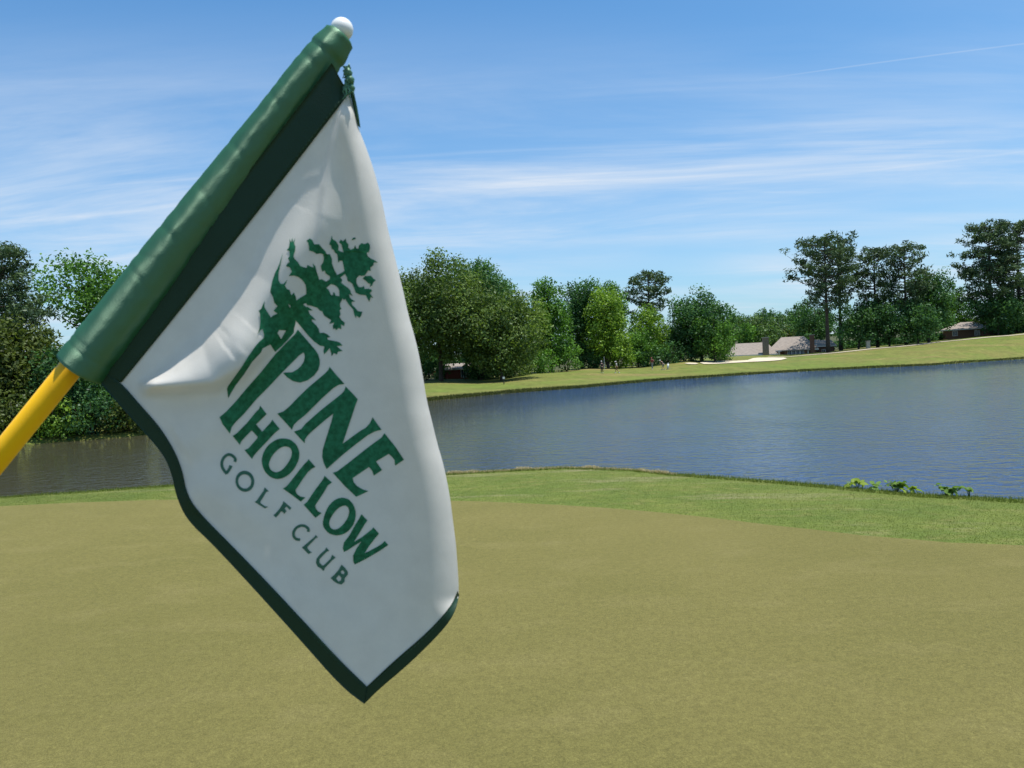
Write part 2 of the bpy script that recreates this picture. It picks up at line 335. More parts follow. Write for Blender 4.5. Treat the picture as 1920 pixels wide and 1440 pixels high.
# ------------------------------------------------------------------ polygon sheets (bunkers, print on the flag)
def poly_flat(loops, cell):
    """fill closed loops (holes by even-odd), cut into a grid of about `cell`; returns V2, tri/ngon faces"""
    cu = bpy.data.curves.new('tmp', 'CURVE'); cu.dimensions = '2D'; cu.fill_mode = 'BOTH'
    for lp in loops:
        sp_ = cu.splines.new('POLY'); sp_.points.add(len(lp)-1)
        for i, (x, y) in enumerate(lp): sp_.points[i].co = (x, y, 0, 1)
        sp_.use_cyclic_u = True
    ob = bpy.data.objects.new('tmp', cu); me = ob.to_mesh(); bm = bmesh.new(); bm.from_mesh(me); ob.to_mesh_clear()
    bpy.data.objects.remove(ob); bpy.data.curves.remove(cu)
    bmesh.ops.remove_doubles(bm, verts=bm.verts, dist=1e-4)
    xs = [v.co.x for v in bm.verts]; ys = [v.co.y for v in bm.verts]
    for ax, vals in ((0, xs), (1, ys)):
        v = math.floor(min(vals)/cell)*cell+cell
        while v < max(vals):
            co = [0, 0, 0]; no = [0, 0, 0]; co[ax] = v; no[ax] = 1
            bmesh.ops.bisect_plane(bm, geom=bm.verts[:]+bm.edges[:]+bm.faces[:], plane_co=co, plane_no=no, dist=1e-5); v += cell
    bm.verts.ensure_lookup_table(); V = np.array([(v.co.x, v.co.y) for v in bm.verts]); F = [tuple(v.index for v in f.verts) for f in bm.faces]; bm.free(); return V, F
def sheet(name, loops, cell, fmap, mat, parent=None, smooth=True):
    V, F = poly_flat(loops, cell); X = fmap(V[:, 0], V[:, 1]); me = bpy.data.meshes.new(name); me.from_pydata([tuple(v) for v in X], [], F); me.update()
    if smooth: me.polygons.foreach_set('use_smooth', np.ones(len(me.polygons), bool))
    return link(name, me, mat, parent)
SAND = simple('bunker_sand', (.56, .49, .37), (.48, .41, .30), .8, .95, .3, .1)
PATHM = simple('path_concrete', (.44, .38, .29), (.36, .31, .23), .5, .95, .2, .1)
def drape(dz):
    def f(x, y):
        out = []
        for a, b in zip(x, y):
            az, r = hit(a, b); out.append(P(az, r, dz))
        return np.array(out)
    return f
tag(sheet('sand_bunker', [[(1312, 681), (1322, 678.2), (1345, 677.6), (1380, 677.2), (1402, 676), (1412, 672.5), (1422, 671.4), (1450, 671.2), (1470, 671.2), (1476, 673), (1464, 676), (1440, 678), (1405, 679.6), (1370, 681.6), (1340, 683.2), (1320, 683.4)]], 6, drape(.10), SAND), kind='structure')
tag(sheet('sand_bunker', [[(1283, 682), (1292, 680.8), (1304, 681.2), (1310, 682.5), (1304, 683.8), (1290, 683.4)]], 6, drape(.10), SAND), kind='structure')
def path():
    px = np.array([1440, 1470, 1500, 1560, 1640, 1740, 1820, 1920, 2100.]); V = []
    azs = [at(x, 150)[1] for x in px]; aa = np.linspace(azs[0], azs[-1], 60)
    for a in aa:
        R, Z = ctrl(np.array([a])); rk = R[0, 8]
        for o in (-3.6, -3.0, -2.4, -1.8): V.append(P(a, rk+o, .07))
    return tag(link('cart_path', mesh_np('cart_path', np.array(V), grid_faces(60, 4)[:, ::-1], True), PATHM), kind='structure')
path()
# ------------------------------------------------------------------ trees
def leaf_verts(C, N, a, b, rng):
    n = len(C); r = rng.normal(size=(n, 3)); u = np.cross(N, r); u /= np.linalg.norm(u, axis=1)[:, None]+1e-9; v = np.cross(N, u)
    a = (a*rng.uniform(.6, 1.35, n))[:, None]; b = (b*rng.uniform(.6, 1.35, n))[:, None]
    return np.stack([C-u*a, C-v*b+u*a*.15, C+u*a, C+v*b+u*a*.15], 1).reshape(-1, 3)
def crown_mesh(name, clusters, per, a, b, rng, outw=1.05, flat=1.0, up=.20, mat=None):
    """clusters: (x,y,z,r,tint)"""
    Cs, Ns, Ts = [], [], []
    for (x, y, z, r, t) in clusters:
        n = max(6, int(per*r*r)); d = rng.normal(size=(n, 3)); d /= np.linalg.norm(d, axis=1)[:, None]
        rr = r*rng.uniform(.0, 1, n)**.38*rng.uniform(.8, 1.15, n); c = d*rr[:, None]; c[:, 2] *= flat
        q = rng.normal(size=(n, 3)); q /= np.linalg.norm(q, axis=1)[:, None]; nn = q+d*outw; nn[:, 2] += up; nn /= np.linalg.norm(nn, axis=1)[:, None]+1e-9
        Cs.append(c+np.array([x, y, z])); Ns.append(nn); Ts.append(np.clip(t+rng.normal(0, .09, n), 0, 1))
    C = np.concatenate(Cs); N = np.concatenate(Ns); T = np.concatenate(Ts)
    V = leaf_verts(C, N, a, b, rng); F = np.arange(len(V)).reshape(-1, 4)
    me = mesh_np(name, V, F, False, {'tint': np.repeat(T, 4)})
    if mat: me.materials.append(mat)
    return me
def broad_clusters(h, w, base, rng, dens=1.0, top=1.0, droop=0.0, rough=.18):
    """clusters filling a crown from base*h to h"""
    zc = (h+base*h)/2; rz = (h-base*h)/2; rx = w/2; out = []; rc0 = .235*min(rx, rz)+.25
    n = int(dens*100*(max(rx, rz)/min(rx, rz)))
    lob = [(rng.uniform(0, 2*math.pi), rng.uniform(-.6, .9), rng.uniform(.05, rough+.12)) for _ in range(9)]
    for _ in range(n):
        d = rng.normal(size=3); d /= np.linalg.norm(d); s = rng.uniform(.0, 1)**.42
        k = 1.0-rough*.6
        for (la, lz, lk) in lob:
            v = np.array([math.cos(la)*math.sqrt(max(0, 1-lz*lz)), math.sin(la)*math.sqrt(max(0, 1-lz*lz)), lz]); k += lk*max(0, float(v@d)-.72)*3.0
        pw = (abs(d[0])**2.8+abs(d[1])**2.8+abs(d[2])**2.8)**(-1/2.8)
        k = min(k, 1.12)*.90*pw
        x, y, z = d*np.array([rx, rx, rz])*s*k
        if z > 0: f = 1-(1-top)*z/rz; x *= f; y *= f
        r = rc0*rng.uniform(.65, 1.25)*(1.0 if s > .6 else 1.15)
        out.append((x, y, zc+z, r, rng.uniform(.05, .85)))
    return out
def limbs(mb, h, w, base, rng, tr, n=7, lean=0):
    top = Vector((lean*h*.3, 0, h*.86)); pts = [Vector((0, 0, -.6)), Vector((0, 0, h*.03))]; 
    for k in (.25, .5, .75, 1): pts.append(Vector((top.x*k+rng.normal()*.02*h, rng.normal()*.02*h, h*.86*k)))
    rs = [tr*1.6, tr*1.15, tr, tr*.75, tr*.45, tr*.12]; mb.tube(pts, rs, 8)
    br = MB()
    for i in range(n):
        z = h*(base*.9+(.8-base*.9)*(i+.5)/n); a = i*2.4+rng.uniform(0, 1); Lr = w*.40*rng.uniform(.7, 1.1)*(1-.45*(z/h)); p0 = Vector((top.x*z/(h*.86), 0, z))
        e = p0+Vector((math.cos(a)*Lr, math.sin(a)*Lr, Lr*rng.uniform(.35, .8))); m = (p0+e)/2+Vector((0, 0, -.08*Lr))
        br.tube([p0, m, e], [tr*.42, tr*.25, tr*.08], 6, cap=False)
    return br
PROTO = {}
def tree_obj(kind, px, top_y, dist, wpx, mat, label, cat='tree', base=.12, seed=1, dens=1.0, leaf=.34, top=.95, trunk_r=None, per=22, group=None, name=None, off=0, rough=.18, ldens=None):
    (x, y, z), az = at(px, dist); ty = top_y; _, sl = azsl(px, ty); ht = 1.65+float(sl)*dist-z; w = wpx/FPX*dist
    rng = np.random.default_rng(seed); tr = trunk_r or max(.12, ht*.017)
    root = empty(name or (kind+'_tree'), (x, y, z), rng.uniform(0, 6.28)); tag(root, label, cat, group)
    tk = MB()
    if kind == 'pine': pine_parts(root, ht, w, base, rng, mat, tr, leaf, per, dens)
    else:
        br = limbs(tk, ht, w, base, rng, tr, 9)
        tk.build('trunk', BARK, root, True); br.build('branches', BARK, root, True)
        cl = broad_clusters(ht, w, base, rng, dens, top, rough=rough)
        me = crown_mesh('crown', cl, per, leaf*.62, leaf*.36, rng, mat=mat); c = link('crown', me, None, root)
    return root
def pine_parts(root, h, w, base, rng, mat, tr, leaf, per, dens):
    tk = MB(); lx, ly = rng.normal()*.012*h, rng.normal()*.012*h
    def ctr(z): t = z/h; return Vector((lx*math.sin(t*3), ly*math.sin(t*2.4), z))
    zs = np.linspace(-.6, h*.97, 9); tk.tube([ctr(z) for z in zs], [max(.05, tr*(1.15-1.0*max(z, 0)/h)) for z in zs], 8); tk.build('trunk', BARK, root, True)
    br = MB(); cl = []; n = int(54*dens); rx = w/2
    for i in range(n):
        t = base+(1-base)*(i/(n-1))**.85; u = (t-base)/(1-base)
        prof = (.55+.55*math.sin(min(1, u/.45)*math.pi/2)) if u < .45 else 1.10*math.sqrt(max(0.0, 1-((u-.45)/.60)**2))
        Lr = rx*prof*rng.uniform(.55, 1.12)*.88; a = i*2.39+rng.uniform(-.5, .5); p0 = ctr(t*h-.02*h); rise = Lr*rng.uniform(.05, .45)*(1+.6*u); rise = min(rise, max(.0, h*.965-p0.z))
        dv = Vector((math.cos(a), math.sin(a), 0)); e = p0+dv*Lr+Vector((0, 0, rise)); mid = p0+dv*Lr*.55+Vector((0, 0, rise*.35))
        br.tube([p0, mid, e], [tr*.30, tr*.18, tr*.06], 5, cap=False)
        k = max(1, int(Lr/(.085*h+.4)*2.2))
        for j in range(k):
            f = 1-(j/k)*.62*rng.uniform(.8, 1.1); c = p0.lerp(e, f) if f > .55 else p0.lerp(mid, f/.55)
            r = (.045*h+.25)*rng.uniform(.65, 1.2)*(1.0 if f > .6 else .75)*(1-.25*u)
            cl.append((c.x+rng.normal()*r*.5, c.y+rng.normal()*r*.5, c.z+r*.25+rng.normal()*.25*r, r, rng.uniform(.1, .8)))
            if rng.uniform() < .5:
                s = rng.choice([-1, 1]); side = Vector((-dv.y, dv.x, 0))*s*r*1.1; cl.append((c.x+side.x, c.y+side.y, c.z+rng.normal()*.2*r, r*.8, rng.uniform(.1, .8)))
    for k in range(7): c = ctr(h*(.90+.012*k)); cl.append((c.x+rng.normal()*.5, c.y+rng.normal()*.5, c.z, (.04*h+.25)*rng.uniform(.6, 1), .6))
    br.build('branches', BARK, root, True)
    link('crown', crown_mesh('crown', cl, per, leaf*.75, leaf*.20, rng, outw=.7, flat=.62, up=.3, mat=mat), None, root)
TG = 'trees on the far bank'
T = tree_obj
# left bank, behind the pole and the flag
T('pine', -6, 462, 56, 160, LM['pine'], 'dark tall pine at the left edge of the picture, above the yellow pole', base=.08, seed=88, leaf=.22, per=120, dens=2.1)
T('pine', -90, 440, 64, 180, LM['pine'], 'dark pine just left of the pine at the picture edge', base=.2, seed=12, leaf=.28, per=60, dens=1.1)
T('maple', 165, 470, 60, 165, LM['poplar'], 'airy light green tree with sky showing between its leaves, left of the flag sleeve', base=.50, seed=13, leaf=.21, per=56, dens=.75, rough=.30, top=.9)
T('maple', 232, 497, 66, 110, LM['poplar'], 'light green treetop just left of the green flag sleeve', base=.45, seed=14, leaf=.22, per=60, dens=.8, rough=.3)
T('oak', -40, 595, 52, 170, LM['olive'], 'olive green spreading tree at the left edge below the dark pine', base=.05, seed=15, leaf=.19, per=110, dens=1.2)
T('oak', 58, 606, 53, 120, LM['olive'], 'olive green rounded tree left of the pole, below the sky gap', base=.08, seed=16, leaf=.19, per=110, dens=1.1)
T('oak', 128, 640, 51, 120, LM['dark'], 'dark leafy tree behind the top of the yellow pole', base=.05, seed=17, leaf=.18, per=110, dens=1.0)
T('oak', 205, 610, 56, 130, LM['dark'], 'dark green tree behind the lower end of the flag sleeve', base=.04, seed=18, leaf=.19, per=100, dens=1.1)
T('oak', 315, 600, 62, 150, LM['dark'], 'dark green tree on the left bank hidden behind the flag band', base=.04, seed=19, leaf=.24, per=60)
T('poplar', 440, 560, 72, 170, LM['poplar'], 'green tree on the left bank hidden behind the white cloth', base=.06, seed=20, leaf=.30, per=36)
T('oak', 590, 540, 86, 180, LM['oak'], 'broad tree hidden behind the flag lettering', base=.06, seed=21, leaf=.34, per=26)
T('oak', 715, 525, 100, 150, LM['oak'], 'broad tree hidden behind the bright right edge of the flag', base=.08, seed=22, leaf=.36, per=24)
def bush(px, top_y, dist, wpx, mat, label, seed, leaf=.2, per=90, group=None, sink=-.3, dens=.5):
    if dist < 62: dist = float(ctrl(np.array([at(px, dist)[1]]))[0][0, 5])+.9
    (x, y, z), az = at(px, dist); _, sl = azsl(px, top_y); h = 1.65+float(sl)*dist-z; w = wpx/FPX*dist
    rng = np.random.default_rng(seed); root = empty('shrub', (x, y, z)); tag(root, label, 'shrub', group)
    st = MB()
    for k in range(6):
        a = k*1.05; st.tube([(0, 0, -.2), (math.cos(a)*w*.15, math.sin(a)*w*.15, h*.4), (math.cos(a)*w*.3, math.sin(a)*w*.3, h*.75)], [.05, .035, .012], 5)
    st.build('stem', BARK, root, True)
    cl = broad_clusters(h, w, -.12, rng, dens, 1.0); cl = [(a, b, max(c, .05), r, t) for a, b, c, r, t in cl]
    link('foliage', crown_mesh('foliage', cl, per, leaf*.62, leaf*.38, rng, mat=mat), None, root); return root
B = bush
B(20, 728, 49.5, 110, LM['olive'], 'olive shrub on the left bank beside the yellow pole, at the picture edge', 31, .16, 150)
B(95, 742, 49, 95, LM['bright'], 'bright green shrub overhanging the water just right of the yellow pole', 32, .15, 160)
B(165, 735, 50, 105, LM['dark'], 'dark shrub overhanging the water below the flag sleeve', 33, .15, 150)
B(232, 742, 51.5, 95, LM['olive'], 'grey green shrub at the waterline beside the dark flag trim', 34, .15, 150)
B(300, 738, 54, 110, LM['dark'], 'dark shrub at the waterline partly behind the dark flag trim', 35, .17, 110)
B(400, 720, 59, 140, LM['dark'], 'dark shrub at the waterline hidden behind the white cloth', 36, .2, 70)
B(-70, 735, 48, 130, LM['dark'], 'dark shrub at the waterline outside the left picture edge', 37, .18, 90)
# far bank, middle
T('oak', 826, 487, 112, 200, LM['oak'], 'big rounded oak right beside the bright edge of the flag', base=.15, seed=41, leaf=.34, per=44, dens=2.0, rough=.06)
T('oak', 903, 481, 118, 160, LM['dark'], 'dark green oak whose top stands highest right of the flag', base=.12, seed=42, leaf=.34, per=42, dens=1.8, rough=.06)
T('oak', 940, 541, 107, 160, LM['oak'], 'olive green oak in front, its boughs reaching down to the small black post', base=.06, seed=43, leaf=.34, per=40, dens=1.7, rough=.16)
T('poplar', 988, 552, 124, 90, LM['bright'], 'yellow green tree between the big oaks and the tall poplar', base=.05, seed=44, leaf=.34, per=34, dens=1.0)
T('poplar', 1033, 518, 128, 82, LM['poplar'], 'tall mid green poplar left of the dark broad tree', base=.03, seed=45, leaf=.34, per=32, dens=1.3)
T('oak', 1092, 511, 138, 92, LM['dark'], 'dark broad tree with a flat top between two lighter trees', base=.03, seed=46, leaf=.36, per=32, dens=1.4)
T('poplar', 1140, 535, 134, 90, LM['bright'], 'bright yellow green tree behind the golfer in the white cap', base=.02, seed=47, leaf=.34, per=34, dens=1.3)
T('poplar', 1152, 514, 150, 62, LM['poplar'], 'blue green treetop behind the bright yellow green tree', base=.2, seed=48, leaf=.36, per=28)
T('pine', 1223, 507, 158, 92, LM['pine'], 'lone pine with layered boughs rising above the trees behind the golfers', base=.42, seed=49, leaf=.55, per=20, dens=1.0)
T('poplar', 1214, 566, 146, 76, LM['bright'], 'small light green tree in front of the lone pine', base=.04, seed=50, leaf=.34, per=30, rough=.3)
T('oak', 1196, 610, 141, 70, LM['poplar'], 'leafy green tree directly behind the golfer in the dark red shirt', base=.02, seed=51, leaf=.32, per=32)
T('oak', 1316, 537, 150, 112, LM['dark'], 'round dark green tree standing alone left of the houses', base=.03, seed=52, leaf=.38, per=34, dens=1.6)
T('poplar', 1340, 585, 146, 72, LM['poplar'], 'green tree in front of the round dark tree, beside the first roof', base=.02, seed=53, leaf=.34, per=30)
T('oak', 1262, 600, 150, 66, LM['dark'], 'dark low tree between the light green tree and the round tree', base=.02, seed=54, leaf=.34, per=30)
k = 60
for (px, ty, d, w, mt, lb) in [
    (800, 655, 119, 80, 'dark', 'dark undergrowth below the big oak beside the flag'),
    (826, 668, 124, 34, 'dark', 'dark shrub touching the left side of the red brick house'),
    (886, 660, 120, 40, 'dark', 'dark shrub touching the right side of the red brick house'),
    (930, 655, 124, 80, 'dark', 'dark undergrowth behind the front oak'),
    (905, 682, 119, 70, 'dark', 'dark undergrowth right of the brick house'),
    (960, 668, 117, 90, 'oak', 'olive shrub below the front oak, right of the black post'),
    (1015, 655, 121, 80, 'poplar', 'green shrub at the foot of the tall poplar'),
    (1062, 640, 127, 70, 'poplar', 'mid green shrub below the dark broad tree'),
    (1110, 655, 135, 70, 'dark', 'dark shrub behind the golfer in black'),
    (1162, 640, 137, 76, 'bright', 'bright shrub behind the golfer in the white cap'),
    (1208, 650, 141, 70, 'dark', 'dark shrub left of the golfer in the dark red shirt'),
    (1252, 640, 144, 66, 'dark', 'dark shrub behind the bending golfer'),
    (1300, 645, 148, 80, 'dark', 'dark shrub at the foot of the round dark tree'),
    (1352, 640, 151, 50, 'poplar', 'green shrub touching the left end of the first roof')]:
    k += 1; B(px, ty, d, w, LM[mt], lb, k, .34, 34, dens=.45)
# far bank, right: pines
T('pine', 1553, 441, 177, 118, LM['pine'], 'tallest pine of the group right of the houses, standing at its left end', base=.36, seed=71, leaf=.6, per=17, dens=1.25)
T('pine', 1577, 462, 189, 90, LM['pine'], 'second pine trunk close to the right of the tallest pine', base=.42, seed=72, leaf=.6, per=15, dens=1.0)
T('pine', 1646, 463, 187, 76, LM['pine'], 'slim pine in the middle of the group right of the houses', base=.30, seed=73, leaf=.6, per=18, dens=1.2)
T('pine', 1700, 457, 186, 82, LM['pine'], 'round topped pine in the group, third from the houses', base=.34, seed=74, leaf=.6, per=18, dens=1.2)
T('oak', 1742, 498, 193, 90, LM['dark'], 'dark tree on the right shoulder of the pine group', base=.04, seed=75, leaf=.45, per=24, top=.8, dens=1.2)
T('poplar', 1786, 530, 222, 62, LM['poplar'], 'lighter green tree at the right end of the pine group', base=.04, seed=76, leaf=.42, per=24)
T('oak', 1610, 560, 184, 90, LM['dark'], 'dark low tree beneath the pine group, right of the tallest pine', base=.02, seed=77, leaf=.42, per=24)
T('oak', 1668, 552, 185, 90, LM['dark'], 'dark low tree beneath the middle of the pine group', base=.02, seed=78, leaf=.42, per=24)
T('oak', 1722, 566, 184, 80, LM['dark'], 'dark low tree beneath the round topped pine', base=.02, seed=79, leaf=.42, per=24)
T('oak', 1528, 566, 205, 80, LM['dark'], 'dark tree right behind the second chimney', base=.05, seed=80, leaf=.45, per=20)
T('pine', 1862, 418, 202, 100, LM['pine'], 'tall dark pine near the right edge of the picture', base=.12, seed=81, leaf=.6, per=22, dens=1.6)
T('pine', 1912, 414, 209, 100, LM['pine'], 'tall dark pine cut off by the right edge of the picture', base=.12, seed=82, leaf=.6, per=22, dens=1.5)
T('oak', 1872, 545, 201, 76, LM['dark'], 'dark tree below the pines near the right edge', base=.02, seed=83, leaf=.45, per=24)
T('oak', 1905, 550, 206, 90, LM['dark'], 'dark tree below the pines, cut off by the right edge', base=.02, seed=84, leaf=.45, per=24)
T('pine', 2010, 430, 220, 110, LM['pine'], 'dark pine outside the right picture edge', base=.15, seed=85, leaf=.65, per=14, dens=1.1)
for n_, px in enumerate(q for q in range(1590, 1960, 34) if q not in (1794, 1828)):
    lbs = ['first', 'second', 'third', 'fourth', 'fifth', 'sixth', 'seventh', 'eighth', 'ninth', 'tenth', 'eleventh']
    B(px, 640-(px-1560)*.075, 205+n_*1.2, 56, LM['dark'], 'dark shrub in the hedge row behind the right pines, %s from the houses' % lbs[n_], 140+n_, .42, 24, group='shrubs behind the right hand pines', dens=.5)
# distant wood behind the houses
FG = 'distant trees behind the houses'
FAR = [
 (1385, 590, 265, 60, 'far', .02, 'distant green tree just right of the round dark tree, above the first roof'),
 (1422, 586, 270, 52, 'far', .02, 'distant green tree directly above the first chimney'),
 (1462, 592, 262, 56, 'far', .02, 'distant green tree above the left slope of the middle roof'),
 (1500, 604, 250, 60, 'olive', .02, 'distant olive tree directly above the middle roof ridge'),
 (1446, 610, 240, 60, 'far', .02, 'low pale green tree between the first chimney and the middle roof'),
 (1402, 606, 240, 60, 'poplar', .02, 'low mid green tree directly behind the first roof'),
 (1376, 592, 330, 26, 'dark', .1, 'tiny dark treetop on the skyline touching the round dark tree'),
 (1400, 588, 340, 34, 'dark', .1, 'low dark treetop on the skyline, second right of the round tree'),
 (1432, 575, 330, 34, 'dark', .1, 'dark skyline treetop standing left in the highest distant pair'),
 (1452, 574, 335, 36, 'dark', .1, 'dark skyline treetop standing right in the highest distant pair'),
 (1484, 577, 330, 44, 'dark', .1, 'dark skyline tree between the distant pair and the tallest pine'),
 (1506, 568, 325, 44, 'dark', .1, 'dark skyline tree whose top touches the left boughs of the tallest pine'),
 (1540, 572, 320, 50, 'dark', .1, 'dark far tree seen through the lower boughs of the tallest pine')]
for n_, (px, ty, d, w, mt, base, lb) in enumerate(FAR): T('oak', px, ty, d, w, LM[mt], lb, base=base, seed=90+n_, leaf=.62, per=15, dens=.7, group=FG)
for n_, (px, ty, d, w, mt, base) in enumerate([(1350, 596, 300, 60, 'dark', .1), (1600, 600, 300, 80, 'dark', .1), (1680, 590, 300, 90, 'dark', .1), (1760, 590, 300, 90, 'far', .1), (1825, 596, 260, 60, 'olive', .05), (1880, 590, 280, 90, 'dark', .05), (1960, 590, 280, 90, 'dark', .05),
        (1290, 640, 220, 90, 'dark', .02), (1220, 640, 210, 90, 'dark', .02), (1140, 640, 200, 90, 'dark', .02), (1060, 640, 190, 100, 'dark', .02), (975, 640, 180, 110, 'dark', .02), (890, 640, 165, 110, 'dark', .02), (800, 640, 150, 110, 'dark', .02)]):
    T('oak', px, ty, d, w, LM[mt], 'dark green tree half hidden in the gaps behind the nearer trees', base=base, seed=110+n_, leaf=.62, per=15, dens=.7, group='trees filling the gaps behind the nearer trees')
# ------------------------------------------------------------------ houses
ROOF = simple('roof_shingle', (.31, .265, .225), (.22, .19, .165), 1.6, .9, .3, .1, mscale=(1, 1, 6))
BRICK = simple('brick_wall', (.22, .12, .085), (.15, .085, .065), 4, .9, .3, .1, mscale=(1, 1, 4))
REDBR = simple('red_brick', (.34, .10, .075), (.22, .07, .05), 5, .9, .3, .1, mscale=(1, 1, 5))
TANB = simple('tan_brick', (.27, .21, .16), (.19, .15, .12), 4, .9, .3, .1)
SIDING = simple('siding', (.42, .36, .30), (.36, .31, .26), 1, .8, .2, .1, mscale=(.3, .3, 12))
TRIM = simple('white_trim', (.72, .70, .66), (.62, .60, .56), 2, .6)
GLASS = simple('dark_glass', (.02, .03, .06), (.06, .09, .16), .5, .08, 0, .6)
STONE = simple('pillar_stone', (.46, .43, .38), (.30, .28, .25), 4, .9, .4, .1)
def roof_mesh(w, d, h, z0, hip=.25, over=.5, th=.22):
    a, b = w/2+over, d/2+over; r = max(0.01, a-hip*w); mb = MB()
    def shell(dz, s): return [(-a, -b, z0+dz), (a, -b, z0+dz), (a, b, z0+dz), (-a, b, z0+dz), (-r, 0, z0+h+dz), (r, 0, z0+h+dz)]
    V = shell(0, 1)+shell(-th, 1)
    F = [(0, 1, 5, 4), (2, 3, 4, 5), (1, 2, 5), (3, 0, 4), (6, 9, 8, 7), (0, 6, 7, 1), (1, 7, 8, 2), (2, 8, 9, 3), (3, 9, 6, 0)]
    mb.add(V, F); return mb
def house(px, dist, w, d, hw, hr, rz, wall_m, label, dz=0, hip=.25, chim=(), wins=(), doors=(), cols=(), wing=None, wwins=()):
    (x, y, z), az = at(px, dist); root = empty('house', (x, y, z+dz), rad(-az)+rz); tag(root, label, 'house')
    mb = MB(); mb.box((0, 0, hw/2-1), (w, d, hw+2)); wl = mb.build('wall', wall_m, root)
    rf = roof_mesh(w, d, hr, hw, hip).build('roof', ROOF, root)
    fa = MB(); fa.box((0, -d/2-.52, hw-.14), (w+1.0, .06, .24)); fa.build('fascia', TRIM, root)
    for (cx, cy, cw, ch, m_) in chim:
        c = MB(); c.box((cx, cy, ch/2-.6), (cw, cw*.8, ch+1.2)); c.build('chimney', m_, rf)
        cc = MB(); cc.box((cx, cy, ch+.08), (cw+.25, cw*.8+.25, .16)); cc.build('chimney_cap', STONE, rf)
    fy0 = -d/2; allw = [(q, fy0) for q in wins]+[(q, fy0-(wing[2]-.3 if wing else 0)) for q in wwins]
    for (wx, wz, ww, wh), fy in allw:
        f = MB(); t = .09
        f.box((wx-ww/2, fy-.04, wz), (t, .1, wh+t)); f.box((wx+ww/2, fy-.04, wz), (t, .1, wh+t)); f.box((wx, fy-.043, wz+wh/2), (ww+t, .1, t)); f.box((wx, fy-.043, wz-wh/2), (ww+t, .1, t)); f.box((wx, fy-.046, wz), (.05, .08, wh))
        fo = f.build('window', TRIM, root); g = MB(); g.box((wx, fy-.012, wz), (ww, .03, wh)); g.build('pane', GLASS, fo)
    for (cx, ch) in cols:
        c = MB(); c.box((cx, -d/2-1.3, ch/2-.5), (.32, .32, ch+1)); c.build('porch_post', TRIM, root)
    if wing:   # a lower hipped wing in front: (x, w, d, hw, hr)
        wx, ww, wd, wh, wr = wing; m = MB(); m.box((wx, -d/2-wd/2+.3, wh/2-1), (ww, wd, wh+2)); m.build('wall', wall_m, root)
        o = roof_mesh(ww, wd, wr, wh, .5).build('roof', ROOF, root); o.location = (wx, -d/2-wd/2+.3, .0)
    return root
m190 = 190/FPX
def hz(px, py, dist, dz0):
    _, sl = azsl(px, py); (x, y, z), az = at(px, dist); return 1.65+float(sl)*dist-z
# first house: low roof by the round tree, chimney at its right end
d = 186; (x_, y_, zA), _ = at(1408, d); base = hz(1408, 678, d, 0)
e = hz(1408, 665, d, 0); rdg = hz(1410, 643, d, 0)
house(1408, d, 9.4, 8, e-base, rdg-e, .10, BRICK, 'low brown brick house with a chimney at its right end, left of the other houses', base, .18,
      chim=[(2.7, -4.55, 1.25, hz(1429, 635, d, 0)-base, TANB)], wins=[(-2, 1.2, 1.2, 1.0)])
# second house: larger hipped roof, tall chimney, window bank under a porch
d = 190; base = hz(1488, 679, d, 0); e = hz(1480, 656, d, 0); rdg = hz(1493, 631, d, 0)
house(1487, d, 9.6, 9, e-base, rdg-e, .0, BRICK, 'middle house with a large hipped roof and dark window row under the eave', base, .30,
      chim=[(4.0, -4.9, .95, hz(1517, 629, d, 0)-base, BRICK)], cols=[(3.1, e-base), (-2.9, e-base)],
      wing=(.5, 4.6, 2.6, (e-base)-.05, (rdg-e)*.48), wwins=[(-.7+.85*i, (hz(1495, 662, d, 0)-base), .72, 1.25) for i in range(4)])
d = 192; base = hz(1528, 678, d, 0); e = hz(1528, 645, d, 0); rdg = hz(1528, 637, d, 0)
house(1529, d, 2.3, 4, e-base, rdg-e, .0, SIDING, 'narrow tan sided house wing right of the dark chimney', base, .3, wins=[(0, hz(1529, 657, d, 0)-base, .8, .9)])
d = 191; base = hz(1547, 676, d, 0); e = hz(1547, 648, d, 0); rdg = hz(1550, 637, d, 0)
house(1549, d, 3.4, 5, e-base, rdg-e, .0, BRICK, 'small brick house with a grey hipped roof beside the tallest pine trunk', base, .35, wins=[(-.5, hz(1545, 658, d, 0)-base, .7, .7)])
d = 212; base = hz(1812, 650, d, 0); e = hz(1812, 617, d, 0); rdg = hz(1812, 604, d, 0)
house(1814, d, 9.6, 9, e-base, rdg-e, .0, BRICK, 'brown house with a tan roof between the pine group and the right edge pines', base, .42, wins=[(-2.4, hz(1800, 626, d, 0)-base, 1, 1.1), (2, hz(1828, 624, d, 0)-base, 1, 1.1)])
d = 128; base = hz(855, 722, d, 0); e = hz(855, 690, d, 0); rdg = hz(855, 681, d, 0)
house(862, d, 7, 8, e-base, rdg-e, .35, REDBR, 'red brick house half hidden in the shade under the big oak', base, .3, wins=[(-.9, hz(848, 700, d, 0)-base, .8, 1.2)])
